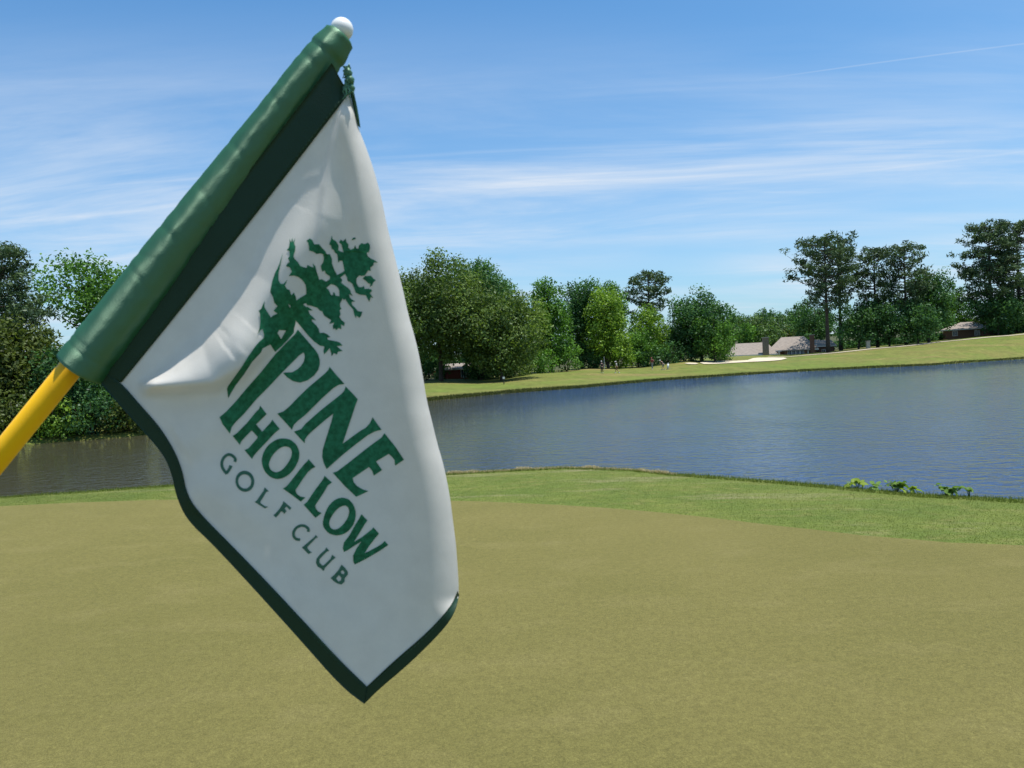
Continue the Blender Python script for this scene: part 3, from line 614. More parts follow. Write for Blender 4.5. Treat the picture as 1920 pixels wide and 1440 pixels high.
# stone pillar and black post
(x, y, z), az = at(1628, 179); r_ = empty('stone_pillar', (x, y, z)); tag(r_, 'pale square stone pillar beneath the pine group beside the path', 'pillar')
hp = hz(1628, 640, 179, 0)
m = MB(); m.box((0, 0, hp/2-.2), (.62, .62, hp+.3)); m.build('shaft', STONE, r_); m = MB(); m.box((0, 0, hp+.05), (.8, .8, .14)); m.build('cap', STONE, r_)
a_, rr_ = hit(945, 721); x, y, z = P(a_, rr_); r_ = empty('marker_post', (x, y, z)); tag(r_, 'short black post with a pale box on top in the grass below the front oak', 'post')
BLK = simple('black_paint', (.02, .02, .02), (.035, .035, .035), 6, .6)
ph = 15/FPX*rr_; m = MB(); m.tube([(0, 0, -.2), (0, 0, ph*.7)], .06, 8); m.build('post', BLK, r_)
m = MB(); m.box((0, 0, ph*.83), (.26, .22, ph*.26)); m.build('box', TRIM, r_)
# ------------------------------------------------------------------ golfers
def skin(name, pts, edges, mat, parent, sub=1):
    bm = bmesh.new(); lay = bm.verts.layers.skin.verify(); vs = []
    for i, (p, r) in enumerate(pts):
        v = bm.verts.new(p); r2 = r if hasattr(r, '__len__') else (r, r); v[lay].radius = r2; v[lay].use_root = (i == 0); vs.append(v)
    for a, b in edges: bm.edges.new((vs[a], vs[b]))
    me = bpy.data.meshes.new(name); bm.to_mesh(me); bm.free(); ob = bpy.data.objects.new(name, me); COL.objects.link(ob)
    sk = ob.modifiers.new('skin', 'SKIN'); sk.use_smooth_shade = True; sb = ob.modifiers.new('sub', 'SUBSURF'); sb.levels = sub; sb.render_levels = sub
    bpy.context.view_layer.update(); dg = bpy.context.evaluated_depsgraph_get(); m2 = bpy.data.meshes.new_from_object(ob.evaluated_get(dg)); m2.name = name
    bpy.data.objects.remove(ob); m2.materials.clear(); m2.materials.append(mat); m2.polygons.foreach_set('use_smooth', np.ones(len(m2.polygons), bool))
    return link(name, m2, None, parent)
SKINM = simple('skin', (.46, .27, .19), (.40, .23, .16), 8, .6)
def cloth(n, c): return simple(n, c, tuple(v*.8 for v in c), 9, .85, .2)
def golfer(px, fy, face, lean, arms, shirt, trou, cap, label, step=.12, h=1.76):
    az, r = hit(px, fy); x, y, z = P(az, r); root = empty('person', (x, y, z), rad(-az)+face); tag(root, label, 'person')
    s = h/1.76; L = lean; hip = Vector((0, -math.sin(L)*.12, .93)); up = Vector((0, math.sin(L), math.cos(L)))     # person faces +y
    ch = hip+up*.40; nk = hip+up*.56; hd = nk+(up*.6+Vector((0, .25*math.sin(L), .4-.5*math.sin(L)))).normalized()*.19
    sh = [ch+up*.10+Vector((sx*.19, 0, 0)) for sx in (-1, 1)]
    if arms == 'putt': el = [p+Vector((-sx*.02, .10, -.27)) for p, sx in zip(sh, (-1, 1))]; ha = [Vector((0+sx*.02, ch.y+.18, ch.z-.42)) for sx in (-1, 1)]
    elif arms == 'hip': el = [sh[0]+Vector((-.18, -.06, -.22)), sh[1]+Vector((.10, .0, -.27))]; ha = [hip+Vector((-.18, .06, .05)), sh[1]+Vector((.12, .14, -.50))]
    else: el = [sh[0]+Vector((-.07, .08, -.28)), sh[1]+Vector((.07, -.08, -.28))]; ha = [sh[0]+Vector((-.08, .24, -.50)), sh[1]+Vector((.08, -.02, -.55))]
    kn = [Vector((-.10, step, .49)), Vector((.10, -step*.2, .50))]; an = [Vector((-.11, step*1.1, .09)), Vector((.11, -step*1.9, .10))]; to = [a+Vector((0, .15, -.05)) for a in an]
    c = lambda v: tuple(v*s)
    pts = [(c(hip), (.13, .10)), (c(hip+up*.2), (.12, .09)), (c(ch), (.14, .10)), (c(nk), .055), (c(hd-up*.07), .075), (c(hd+up*.03), (.085, .10))]
    E = [(0, 1), (1, 2), (2, 3), (3, 4), (4, 5)]
    for i in (0, 1):
        b = len(pts); pts += [(c(sh[i]), .055), (c(el[i]), .043), (c(ha[i]), .032), (c(ha[i]+(ha[i]-el[i]).normalized()*.10), (.022, .035))]; E += [(2, b), (b, b+1), (b+1, b+2), (b+2, b+3)]
        b = len(pts); sx = (-1, 1)[i]; pts += [(c(hip+Vector((sx*.09, 0, -.06))), .09), (c(kn[i]), .06), (c(an[i]), .042), (c(to[i]), (.04, .028))]; E += [(0, b), (b, b+1), (b+1, b+2), (b+2, b+3)]
    skin('body', pts, E, SKINM, root)
    skin('shirt', [(c(hip+up*.02), (.15, .12)), (c(hip+up*.2), (.145, .115)), (c(ch), (.165, .125)), (c(nk-up*.03), .07), (c(sh[0]), .075), (c(sh[0].lerp(el[0], .8)), .062), (c(sh[1]), .075), (c(sh[1].lerp(el[1], .8)), .062)], [(0, 1), (1, 2), (2, 3), (2, 4), (4, 5), (2, 6), (6, 7)], shirt, root)
    tl = .15 if trou[1] == 'short' else .9
    pt = [(c(hip), (.145, .115))]; e2 = []
    for i in (0, 1):
        b = len(pt); sx = (-1, 1)[i]; pt += [(c(hip+Vector((sx*.09, 0, -.07))), .105), (c(kn[i]), .08)]; e2 += [(0, b), (b, b+1)]
        if trou[1] != 'short': pt.append((c(an[i]+Vector((0, 0, .03))), .062)); e2.append((b+1, b+2))
    skin('trousers' if trou[1] != 'short' else 'shorts', pt, e2, trou[0], root)
    for i in (0, 1):
        m = MB(); a = an[i]*s; m.tube([(a.x, a.y-.06, .04), (a.x, a.y+.08, .045), (a.x, a.y+.19, .03)], [.045, .05, .035], 8); m.build('shoe', WHITE, root, True)
    m = MB(); t = hd*s; m.tube([t+Vector((0, 0, .02)), t+Vector((0, 0, .09)), t+Vector((0, 0, .135))], [.108, .10, .03], 10); m.tube([t+Vector((0, .08, .035)), t+Vector((0, .19, .02))], [.07, .04], 8); m.build('cap', cap, root, True)
    hr = MB(); hr.tube([t+Vector((0, -.03, -.05)), t+Vector((0, -.02, .03))], [.085, .103], 10); hr.build('hair', HAIR, root, True)
    return root, [c(v) for v in ha]
WHITE = cloth('white_cloth_wear', (.72, .72, .70)); HAIR = simple('hair', (.03, .022, .016)); BLACKC = cloth('black_wear', (.022, .024, .03)); RED = cloth('dark_red_wear', (.30, .06, .07)); GREYC = cloth('grey_wear', (.30, .29, .28)); KHAKI = cloth('brown_wear', (.20, .12, .05)); NAVY = cloth('navy_wear', (.03, .035, .06)); SILVER = cloth('pale_grey_wear', (.52, .54, .54))
STEEL = simple('steel', (.6, .6, .62), None, 5, .3, 0, .5, .9)
golfer(1129, 699.5, .4, .12, 'down', BLACKC, (BLACKC, 'long'), WHITE, 'golfer all in black with a white cap, farthest left of the four', step=.05)
g2, h2 = golfer(1157, 699.5, 1.9, .22, 'down', SILVER, (KHAKI, 'short'), WHITE, 'golfer walking in a pale grey shirt, brown shorts and white cap', step=.22)
golfer(1223, 692.5, 2.6, .10, 'hip', RED, (GREYC, 'long'), RED, 'golfer standing upright in a dark red shirt and grey trousers', step=.08, h=1.9)
g4, h4 = golfer(1243.5, 693.5, 1.2, .75, 'putt', NAVY, (GREYC, 'short'), WHITE, 'golfer bending forward in a dark shirt beside a pale golf bag', step=.12)
az, r = hit(1252, 693); x, y, z = P(az, r); bg_ = empty('golf_bag', (x, y, z), .3); tag(bg_, 'pale golf bag standing on the grass right of the bending golfer', 'golf bag')
m = MB(); m.tube([(0, 0, .02), (.06, 0, .5), (.12, 0, .9)], [.13, .14, .15], 10); m.build('bag', WHITE, bg_, True)
m = MB(); [m.tube([(.12+dx, dy, .88), (.15+dx*1.3, dy*1.3, 1.1)], .02, 5) for dx, dy in ((-.05, .03), (.04, -.05), (.05, .06), (-.03, -.06))]; m.build('clubs', STEEL, bg_)
for s_ in (-1, 1):
    m = MB(); m.tube([(.10, s_*.08, .72), (.42, s_*.22, .0)], .012, 5); m.build('leg', STEEL, bg_)
az, r = hit(1133.5, 693); x, y, z = P(az, r); fs = empty('hole_pin', (x, y, z)); tag(fs, 'thin pale flagstick in the far green beside the golfer in black', 'flagstick')
m = MB(); m.tube([(0, 0, -.1), (0, 0, 2.1)], .03, 6); m.build('pole', WHITE, fs)
# ------------------------------------------------------------------ golf flag in the foreground
def ramp(x, a, b): t = np.clip((x-a)/(b-a), 0, 1); return t*t*(3-2*t)
def poly_dist(x, y, pl):
    """distance and arc position to a polyline"""
    best = np.full(np.shape(x), 1e9); s_at = np.zeros(np.shape(x)); s0 = 0; side = np.zeros(np.shape(x))
    tot = sum(math.dist(pl[i], pl[i+1]) for i in range(len(pl)-1))
    for (x0, y0), (x1, y1) in zip(pl[:-1], pl[1:]):
        L = math.hypot(x1-x0, y1-y0); ux, uy = (x1-x0)/L, (y1-y0)/L; t = np.clip((x-x0)*ux+(y-y0)*uy, 0, L); dx = x-x0-t*ux; dy = y-y0-t*uy; d = np.hypot(dx, dy); m = d < best
        best = np.where(m, d, best); s_at = np.where(m, (s0+t)/tot, s_at); side = np.where(m, np.sign(ux*dy-uy*dx), side); s0 += L
    return best, s_at, side
SIL = [(655, 172), (663, 205), (672, 240), (686, 275), (700, 315), (714, 365), (725, 420), (735, 460), (745, 500), (756, 545), (766, 592), (776, 625), (785, 662), (793, 705), (800, 750), (810, 790), (820, 832), (830, 865), (838, 900), (845, 940), (850, 982), (855, 1020), (858, 1062), (860, 1095), (860, 1120)]
def d_base(x, y): 
    # plane through the hoist and the hanging corner
    return .699+4.2e-5*(x-215)+4.8e-5*(y-712)
def crease(x, y, pl, w_up, w_dn, amp, f0=.12, f1=.2, taper=False):
    """cloth comes forward over w_up on the left/upper side of the line and drops back over w_dn"""
    d, s, side = poly_dist(x, y, pl); fade = ramp(s, 0, f0)*(1-ramp(s, 1-f1, 1))
    wu = w_up*(.12+.88*ramp(s, 0, .38)) if taper else w_up; up = 1-ramp(d/wu, 0, 1); dn = 1-ramp(d, 0, w_dn); return -amp*fade*np.where(side < 0, up, dn)
def depth(x, y):
    x = np.asarray(x, float); y = np.asarray(y, float); d = d_base(x, y)
    d = d+crease(x, y, [(255, 724), (330, 721), (400, 716), (450, 690), (500, 640), (540, 590)], 100, 24, .024, .10, .5, True)
    d = d+crease(x, y, [(350, 690), (440, 640), (520, 540), (590, 400), (620, 300)], 72, 90, .016, .25, .45)
    d = d+crease(x, y, [(650, 190), (630, 260), (612, 350), (600, 460), (592, 600)], 42, 16, .0038, .05, .5)
    d = d+crease(x, y, [(658, 200), (668, 300), (676, 420), (690, 560)], 26, 30, .0022, .05, .5)
    d = d+crease(x, y, [(345, 905), (420, 930), (500, 985), (560, 1040)], 90, 60, .0050, .1, .6)
    d = d+crease(x, y, [(330, 840), (420, 790), (480, 760)], 80, 60, .0045, .1, .6)
    d = d+crease(x, y, [(470, 1090), (560, 1130), (660, 1190), (760, 1180)], 60, 90, .0015, .2, .4)
    d = d+.0010*np.sin(x*.013+y*.007+1.0)+.0004*np.sin(x*.024-y*.011)
    ds, s, side = poly_dist(x, y, SIL); R = 34+18*s; Rm = R/FPX*.71
    q = np.clip((R-ds)/R, 0, 1); q = np.where(side > 0, q, q); d = d+Rm*1.15*(1-np.sqrt(np.clip(1-q**2, 0, 1)))
    # bottom hem and fly curl very slightly
    return d
def resample(pl, n, warp=None):
    pl = np.array(pl, float); seg = np.hypot(*np.diff(pl, axis=0).T); s = np.concatenate([[0], np.cumsum(seg)]); s /= s[-1]
    t = np.linspace(0, 1, n) if warp is None else warp
    # Catmull-like smoothing by interpolating over a smoothed polyline
    X = np.interp(t, s, pl[:, 0]); Y = np.interp(t, s, pl[:, 1]); return np.stack([X, Y], 1)
def smooth_curve(pl, it=2):
    pl = np.array(pl, float)
    for _ in range(it):
        a = pl[:-1]*.75+pl[1:]*.25; b = pl[:-1]*.25+pl[1:]*.75; q = np.empty((2*len(a), 2)); q[0::2] = a; q[1::2] = b; pl = np.vstack([pl[:1], q, pl[-1:]])
    return [tuple(p) for p in pl]
SIL = smooth_curve(SIL, 1)
BOT = smooth_curve([(200, 712), (240, 745), (278, 788), (308, 830), (326, 868), (337, 915), (354, 950), (402, 1002), (482, 1088), (562, 1178), (640, 1263), (684, 1303)])
FLY = smooth_curve([(684, 1303), (740, 1252), (800, 1198), (840, 1155), (858, 1125), (860, 1120)])
HOI = [(200, 712), (655, 172)]
def cloth_mat(name, c, trans, bump=.25, mott=None, sheen=.0, rough=.55, spec=.25, gloss=0, axis=None):
    m, nt, out = mat_new(name); L = nt.links.new; tc = NT(nt, 'ShaderNodeTexCoord')
    w1 = NT(nt, 'ShaderNodeTexNoise'); w1.inputs['Scale'].default_value = 900; w1.inputs['Detail'].default_value = 2; L(tc.outputs['Object'], w1.inputs['Vector'])
    w2 = NT(nt, 'ShaderNodeTexNoise'); w2.inputs['Scale'].default_value = 34; w2.inputs['Detail'].default_value = 3; L(tc.outputs['Object'], w2.inputs['Vector'])
    bp = NT(nt, 'ShaderNodeBump'); bp.inputs['Strength'].default_value = bump; bp.inputs['Distance'].default_value = .0006; L(w1.outputs[0], bp.inputs['Height'])
    bp2 = NT(nt, 'ShaderNodeBump'); bp2.inputs['Strength'].default_value = .35; bp2.inputs['Distance'].default_value = .0005; L(w2.outputs[0], bp2.inputs['Height']); L(bp.outputs[0], bp2.inputs['Normal'])
    col, _, _ = noise_mix(nt, c, mott or tuple(v*.93 for v in c), 45 if not mott else 230, 4, .35, .7, tc.outputs['Object'])
    d = NT(nt, 'ShaderNodeBsdfPrincipled'); d.inputs['Roughness'].default_value = rough; d.inputs['Specular IOR Level'].default_value = spec; L(col, d.inputs['Base Color']); L(bp2.outputs[0], d.inputs['Normal'])
    d.inputs['Sheen Weight'].default_value = sheen
    t = NT(nt, 'ShaderNodeBsdfTranslucent'); L(col, t.inputs[0]); L(bp2.outputs[0], t.inputs['Normal'])
    ms = NT(nt, 'ShaderNodeMixShader'); ms.inputs[0].default_value = trans; L(d.outputs[0], ms.inputs[1]); L(t.outputs[0], ms.inputs[2]); res = ms.outputs[0]
    if gloss:      # satin weave
        g = NT(nt, 'ShaderNodeBsdfGlossy'); g.inputs['Roughness'].default_value = .62; g.inputs[0].default_value = (.70, .95, .76, 1); L(bp2.outputs[0], g.inputs['Normal'])
        if axis is not None:
            g.inputs['Roughness'].default_value = .74; g.inputs['Anisotropy'].default_value = -.78; cx = NT(nt, 'ShaderNodeCombineXYZ')
            for q in range(3): cx.inputs[q].default_value = float(axis[q])
            L(cx.outputs[0], g.inputs['Tangent'])
        mg = NT(nt, 'ShaderNodeMixShader'); mg.inputs[0].default_value = gloss; L(res, mg.inputs[1]); L(g.outputs[0], mg.inputs[2]); res = mg.outputs[0]
    L(res, out.inputs[0]); return m
CW = cloth_mat('white_nylon', (.76, .725, .67), .32)
CG = cloth_mat('green_nylon', (.036, .145, .070), .04, .4, sheen=.0, rough=.5, spec=.4, gloss=.06)
CT = cloth_mat('green_trim', (.012, .040, .022), .02, .5)  # darker copy of the green flag cloth, with shade put into its colour
INK = cloth_mat('green_ink', (.010, .115, .052), .26, .2, mott=(.030, .235, .118))
INKS = cloth_mat('green_ink_small', (.050, .160, .110), .26, .2, mott=(.08, .20, .145))
THR = simple('thread', (.014, .055, .030), None, 50, .8)
YEL = simple('yellow_fibreglass', (.92, .50, .003), (.74, .38, .012), 16, .42, .05, .3, lo=.5, hi=.78, mscale=(1, 1, .35))
def flag():
    top3 = unp(636, 66, .703); bot3 = unp(133, 690, .697)
    dv = (bot3-top3)/np.linalg.norm(bot3-top3); tg = top3+dv*((top3[2]-0.0)/(-dv[2]))   # the pole runs on to the turf, beside the camera
    root = empty('golf_flagstick', tuple(tg)); tag(root, 'yellow golf pole with a drooping green and white club flag, close up', 'golf flag')
    org = np.array(tg)
    def L3(A): return np.asarray(A)-org
    m = MB(); t0 = L3(top3); m.tube([tuple(t0+(L3(tg)-t0)*k) for k in (0, .2, .4, .6, .8, 1)], .0100, 32); m.build('pole', YEL, root, True)
    # ball on top
    bm = bmesh.new(); bmesh.ops.create_uvsphere(bm, u_segments=32, v_segments=20, radius=.0100); me = bpy.data.meshes.new('ball'); bm.to_mesh(me); bm.free()
    me.polygons.foreach_set('use_smooth', np.ones(len(me.polygons), bool)); b = link('ball', me, simple('white_plastic', (.82, .82, .80), (.78, .78, .76), 40, .35), root); b.location = L3(unp(641, 55, .703))
    neck = MB(); neck.tube([tuple(L3(unp(620, 88, .703))), tuple(L3(unp(637, 64, .703)))], [.0105, .0085], 24); neck.build('ferrule', CG, root, True)
    # sleeve: baggy tube round the pole
    c0 = unp(153, 691, .699); c1 = unp(637, 69, .703); n = 150; nk = 72; V = []
    ax = (c1-c0)/np.linalg.norm(c1-c0); u = np.cross(ax, [0, -1, 0]); u /= np.linalg.norm(u); w = np.cross(ax, u)
    Ls = np.linalg.norm(c1-c0)
    for i in range(n):
        t = i/(n-1); c = c0+(c1-c0)*t; r = .0228-.0062*t-.0022*ramp(np.array(t), .0, .05)*0
        r *= 1-.16*float(ramp(np.array(t), .955, 1.0))
        for k_ in range(nk):
            a = 2*math.pi*k_/nk; rr = r
            ca, sa = math.cos(a), math.sin(a)
            rr += .0006*noise.noise(Vector((ca*1.3+t*5, sa*1.3-t*3, t*9)))+.0004*noise.noise(Vector((ca*2.6+3, sa*2.6, t*34+a*.6)))+.00014*noise.noise(Vector((ca*6, sa*6+5, t*75+a*1.5)))
            rr += .0001*math.sin(a*1.0+t*11); rr -= .0009*math.exp(-((t-.045)/.006)**2)+.0007*math.exp(-((t-.062)/.004)**2)+.0013*math.exp(-((t-.945)/.006)**2)
            for (tc_, ph_, am) in ((.2, 1., .0010), (.31, 2.0, .0008), (.45, .6, .0011), (.55, 1.4, .0008), (.7, .9, .0012), (.83, 1.7, .0010), (.12, 1.2, .0013), (.25, 4., .0009), (.37, 3.6, .0007), (.5, 4.4, .0009), (.62, 3.8, .0008), (.77, 4.2, .0009), (.89, 3.7, .0010)):
                q = t-tc_-.018*math.sin(a+ph_); rr -= .75*am*math.exp(-(q/(.004+.5*am*(1+ph_)))**2)*(.5+.5*math.cos(a-ph_*1.3))
            V.append(c+(u*math.cos(a)+w*math.sin(a)*1.0)*rr)
    # close the mouth ends by turning the cloth inwards
    def ringin(idx, f, off): 
        base = np.array(V[idx*nk:(idx+1)*nk]); c = base.mean(0); return list(c+(base-c)*f+ax*off)
    V = ringin(0, .80, .004)+ringin(0, .92, -.0012)+V+ringin(n-1, .78, .0022)+ringin(n-1, .55, .003)
    V = np.array(V); nn = n+4; F = []
    for i in range(nn-1):
        for k_ in range(nk): F.append((i*nk+k_, i*nk+(k_+1) % nk, (i+1)*nk+(k_+1) % nk, (i+1)*nk+k_))
    link('sleeve', mesh_np('sleeve', L3(V), np.array(F), True), cloth_mat('green_satin', (.020, .108, .044), .03, .25, rough=.7, spec=.10, gloss=.15, axis=ax), root)
    def strip2(name, A, B_, na, nb, dz, mat, thick=.0009, par=None, warp=None):
        A = resample(A, na); B_ = resample(B_, na); ts = np.linspace(0, 1, nb); X = A[:, None, 0]*(1-ts)+B_[:, None, 0]*ts; Y = A[:, None, 1]*(1-ts)+B_[:, None, 1]*ts
        D = depth(X, Y)+dz; V = L3(unp(X, Y, D)).reshape(-1, 3); V2 = L3(unp(X, Y, D+thick)).reshape(-1, 3)
        F = grid_faces(na, nb); nV = len(V); rim = []
        idx = lambda i, j: i*nb+j
        for i in range(na-1):
            for j in (0, nb-1): rim.append((idx(i, j), idx(i+1, j), idx(i+1, j)+nV, idx(i, j)+nV))
        for j in range(nb-1):
            for i in (0, na-1): rim.append((idx(i, j), idx(i, j+1), idx(i, j+1)+nV, idx(i, j)+nV))
        return link(name, mesh_np(name, np.vstack([V, V2]), np.vstack([F, F[:, ::-1]+nV, np.array(rim)]), True), mat, par or root)
    # white panel (Coons patch) with the far side turned back behind itself
    ns, nt_ = 150, 190; s = np.linspace(0, 1, ns); t = 1-(1-np.linspace(0, 1, nt_))**1.35
    b = resample(BOT, ns); sl_ = resample(SIL, ns); hh = resample(HOI, 0, t) if 0 else resample(HOI, nt_, t); ff = resample(FLY, nt_, t)
    SS = s[:, None, None]; TT = t[None, :, None]
    Pc = (1-TT)*b[:, None]+TT*sl_[:, None]+(1-SS)*hh[None]+SS*ff[None]-((1-SS)*(1-TT)*b[0]+SS*(1-TT)*b[-1]+(1-SS)*TT*sl_[0]+SS*TT*sl_[-1])
    X, Y = Pc[..., 0], Pc[..., 1]; V = unp(X, Y, depth(X, Y)); F = grid_faces(ns, nt_)
    # turned back part: from the silhouette inwards, behind
    nb = 16; sx = resample(SIL, ns); tang = np.gradient(sx, axis=0); tang /= np.linalg.norm(tang, axis=1)[:, None]+1e-9; inw = np.stack([-tang[:, 1], tang[:, 0]], 1)
    back = []
    dS = depth(sx[:, 0], sx[:, 1])
    for j in range(nb):
        q = j/(nb-1); Rpx = 12; inn = Rpx*(1-math.cos(min(1, q*2.2)*math.pi/2))+max(0, q-.45)*70*np.minimum(1, np.linspace(0, 1, ns)*3+.1); 
        dd = dS+.008*math.sin(min(1, q*2.2)*math.pi/2)*np.minimum(1, np.linspace(0, 1, ns)*3+.15)
        back.append(unp(sx[:, 0]+inw[:, 0]*inn, sx[:, 1]+inw[:, 1]*inn, dd))
    Bk = np.stack(back, 1); VV = np.vstack([V.reshape(-1, 3), Bk.reshape(-1, 3)]); FF = np.vstack([F, grid_faces(ns, nb)+ns*nt_])
    pan = link('flag_cloth', mesh_np('flag_cloth', L3(VV), FF, True), CW, root)
    strip2('hoist_band', smooth_curve([(180, 706), (275, 560), (405, 398), (533, 236), (622, 118)]), smooth_curve([(228, 717), (330, 592), (450, 440), (560, 299), (654, 176)]), 120, 8, -.0012, CT)
    strip2('bottom_trim', smooth_curve([(168, 690), (196, 728), (235, 772), (273, 814), (306, 852), (322, 888), (330, 930), (350, 975), (400, 1022), (475, 1103), (560, 1197), (640, 1288), (683, 1320)]),
           smooth_curve([(206, 706), (226, 716), (262, 758), (298, 798), (325, 840), (342, 880), (351, 930), (378, 966), (430, 1018), (500, 1090), (580, 1176), (640, 1241), (688, 1287)]), 160, 8, -.0014, CT)
    strip2('fly_trim', smooth_curve([(688, 1287), (740, 1238), (800, 1187), (845, 1138), (858, 1108)]), smooth_curve([(683, 1320), (712, 1291), (765, 1247), (828, 1185), (853, 1150), (861, 1116)]), 90, 8, -.0010, CT)
    # two rows of stitches along the hems
    def stitches(pl, dz, name):
        n = int(sum(math.dist(pl[i], pl[i+1]) for i in range(len(pl)-1))/9); P2 = resample(pl, 2*n+1); m = MB()
        for i in range(n):
            a, b_ = P2[2*i], P2[2*i]*.32+P2[2*i+1]*.68+(P2[2*i+1]-P2[2*i])*.3; q = [unp(p[0], p[1], depth(p[0], p[1])+dz) for p in (a, b_)]
            m.tube([tuple(L3(v)) for v in q], .00035, 4)
        m.build(name, THR, root)
    stitches(smooth_curve([(200, 703), (222, 722), (257, 764), (293, 803), (320, 845), (337, 884), (346, 933), (373, 971), (425, 1023), (495, 1095), (575, 1181), (635, 1246), (684, 1293)]), -.0017, 'stitching')
    stitches(smooth_curve([(688, 1293), (742, 1243), (802, 1192), (846, 1142)]), -.0014, 'stitching')
    stitches(smooth_curve([(224, 713), (326, 588), (446, 436), (556, 295), (650, 172)]), -.0015, 'stitching')
    # frayed corner and the top hem seen edge on behind the cloth
    strip2('top_trim', smooth_curve([(648, 128), (650, 150), (655, 170), (663, 205), (671, 236)]), smooth_curve([(655, 118), (661, 150), (664, 175), (671, 205), (676, 240)]), 40, 4, .004, CG)
    rng = np.random.default_rng(5)
    m = MB()
    for i in range(26):
        x0, y0 = 648+rng.uniform(-4, 9), 122+rng.uniform(0, 50); dd = .692+rng.uniform(-.004, .002); pts = [(x0, y0), (x0+rng.uniform(-7, 7), y0+rng.uniform(3, 12)), (x0+rng.uniform(-10, 10), y0+rng.uniform(8, 22))]
        m.tube([tuple(L3(unp(a, b_, dd))) for a, b_ in pts], [.0011, .0007, .0003], 5)
    m.build('loose_threads', CG, root)
    m = MB()
    for (xa, ya, xb, yb, rr) in ((650, 126, 656, 148, .0035), (652, 140, 660, 160, .004), (648, 150, 652, 172, .0025), (657, 156, 661, 174, .003)):
        m.tube([tuple(L3(unp(xa, ya, .693))), tuple(L3(unp((xa+xb)/2+1, (ya+yb)/2, .691))), tuple(L3(unp(xb, yb, .693)))], [rr*.5, rr, rr*.4], 7)
    m.build('frayed_hem', CG, root, True)
    # -------- print
    CR = dict(A=(400, 590, 9.6), B=(400, 700, 9.6), C=(500, 660, 9.6), D=(580, 760, 9.6), E=(420, 780, 9.6), F=(520, 880, 8.727), G=(400, 840, 12.), H=(520, 960, 8.727), I=(480, 430, 11.077), J=(570, 430, 10.287), K=(480, 540, 10.287), T=(400, 420, 5.053))
    def tr(s):
        out = []; cur = None
        for tok in s.replace('\n', ' ').split():
            if tok in CR: cur = CR[tok]; continue
            x, y = tok.split(','); out.append((cur[0]+float(x)/cur[2], cur[1]+float(y)/cur[2]))
        return out
    def ell(cr, cx, cy, rx, ry, rot, n=36):
        x0, y0, s_ = CR[cr]; o = []
        for i in range(n):
            a = 2*math.pi*i/n; x = rx*math.cos(a); y = ry*math.sin(a); o.append((x0+(cx+x*math.cos(rot)-y*math.sin(rot))/s_, y0+(cy+x*math.sin(rot)+y*math.cos(rot))/s_))
        return o
    def stroke(pts, w):
        p = np.array(pts); t = np.gradient(p, axis=0); t /= np.linalg.norm(t, axis=1)[:, None]; n_ = np.stack([-t[:, 1], t[:, 0]], 1)
        ww = (np.array(w) if hasattr(w, '__len__') else np.full(len(p), w))[:, None]/2
        return [tuple(q) for q in np.vstack([p+n_*ww, (p-n_*ww)[::-1]])]
    def rnd(pl, it=1):     # soften a closed outline
        pl = np.array(pl)
        for _ in range(it):
            nx = np.roll(pl, -1, 0); q = np.empty((2*len(pl), 2)); q[0::2] = pl*.78+nx*.22; q[1::2] = pl*.22+nx*.78; pl = q
        return [tuple(p) for p in pl]
    def pmap(off):
        return lambda x, y: L3(unp(x, y, depth(x, y)-off))
    def pr(name, loops, mat=INK, off=.0007): return sheet(name, loops, 7.0, pmap(off), mat, pan)
    pr('printed_letter', [tr('A 1520,270 1600,360 1720,500 1840,640 1890,720 1915,810 1915,900 1890,990 1820,1090 1700,1180 1560,1225 1430,1195 1330,1130 1255,1050 1310,1040 1420,1035 1510,985 1580,920 1625,850 1645,770 1640,710 1620,680 1540,740 1400,880 1230,1050 B 1000,240 780,460 560,720 400,880 330,970 298,1085 170,920 110,790 230,690 400,510 600,270 A 840,1056 1110,720 1310,510 1470,350')])
    pr('printed_letter', [tr('C 1130,265 1260,420 1400,575 1300,590 1200,650 1000,830 700,1130 560,1240 490,1310 455,1400 330,1260 190,1110 300,1070 400,990 560,820 760,630 950,470 1060,375 1110,320')])
    pr('printed_letter', [tr('C 1420,620 1540,740 1640,850 D 830,0 720,330 600,690 750,580 900,470 1020,400 1090,320 1140,215 1215,325 1300,440 1180,470 1050,540 850,690 600,890 400,1070 310,1150 260,1040 230,930 240,800 300,600 400,280 430,150 280,270 0,510 B 1800,1010 1690,1130 1650,1190 1645,1260 1550,1160 1450,1050 1580,1005 C 700,1290 960,1060 1200,870 1350,750 1400,690')])
    pr('printed_letter', [tr('D 1350,500 1530,720 1705,980 1545,1085 1530,980 1490,930 1430,875 1200,1010 1310,1165 1160,1265 1130,1180 1075,1110 780,1310 F 1250,210 1300,270 1400,330 1490,355 1400,400 1290,450 1100,270 905,55 D 500,1190 750,1000 1000,800 1200,650 1300,580')])
    pr('printed_letter', [tr('B 840,580 960,735 870,820 770,920 880,1050 1000,920 1035,880 1060,835 1195,1000 1100,1080 E 800,430 600,640 540,710 505,775 370,615 440,580 600,400 600,370 500,260 380,380 310,460 285,520 155,360 230,310 B 600,900 780,680 825,640')])
    pr('printed_letter', [rnd(tr('E 1080,400 1200,425 1300,510 1360,640 1350,780 1280,930 1180,1050 1060,1120 950,1140 830,1100 740,1010 690,900 675,780 710,650 790,530 890,450 980,410')), rnd(tr('E 1110,545 1190,570 1225,640 1210,740 1150,850 1060,960 980,1005 920,1015 840,970 805,890 820,810 870,710 950,620 1040,560'))])
    pr('printed_letter', [tr('E 1520,775 1645,915 1580,950 1510,1010 1430,1120 1290,1330 F 305,375 330,410 380,445 460,460 420,495 385,530 240,420 90,315 E 1120,1270 1200,1180 1350,980 1460,850 1500,810')])
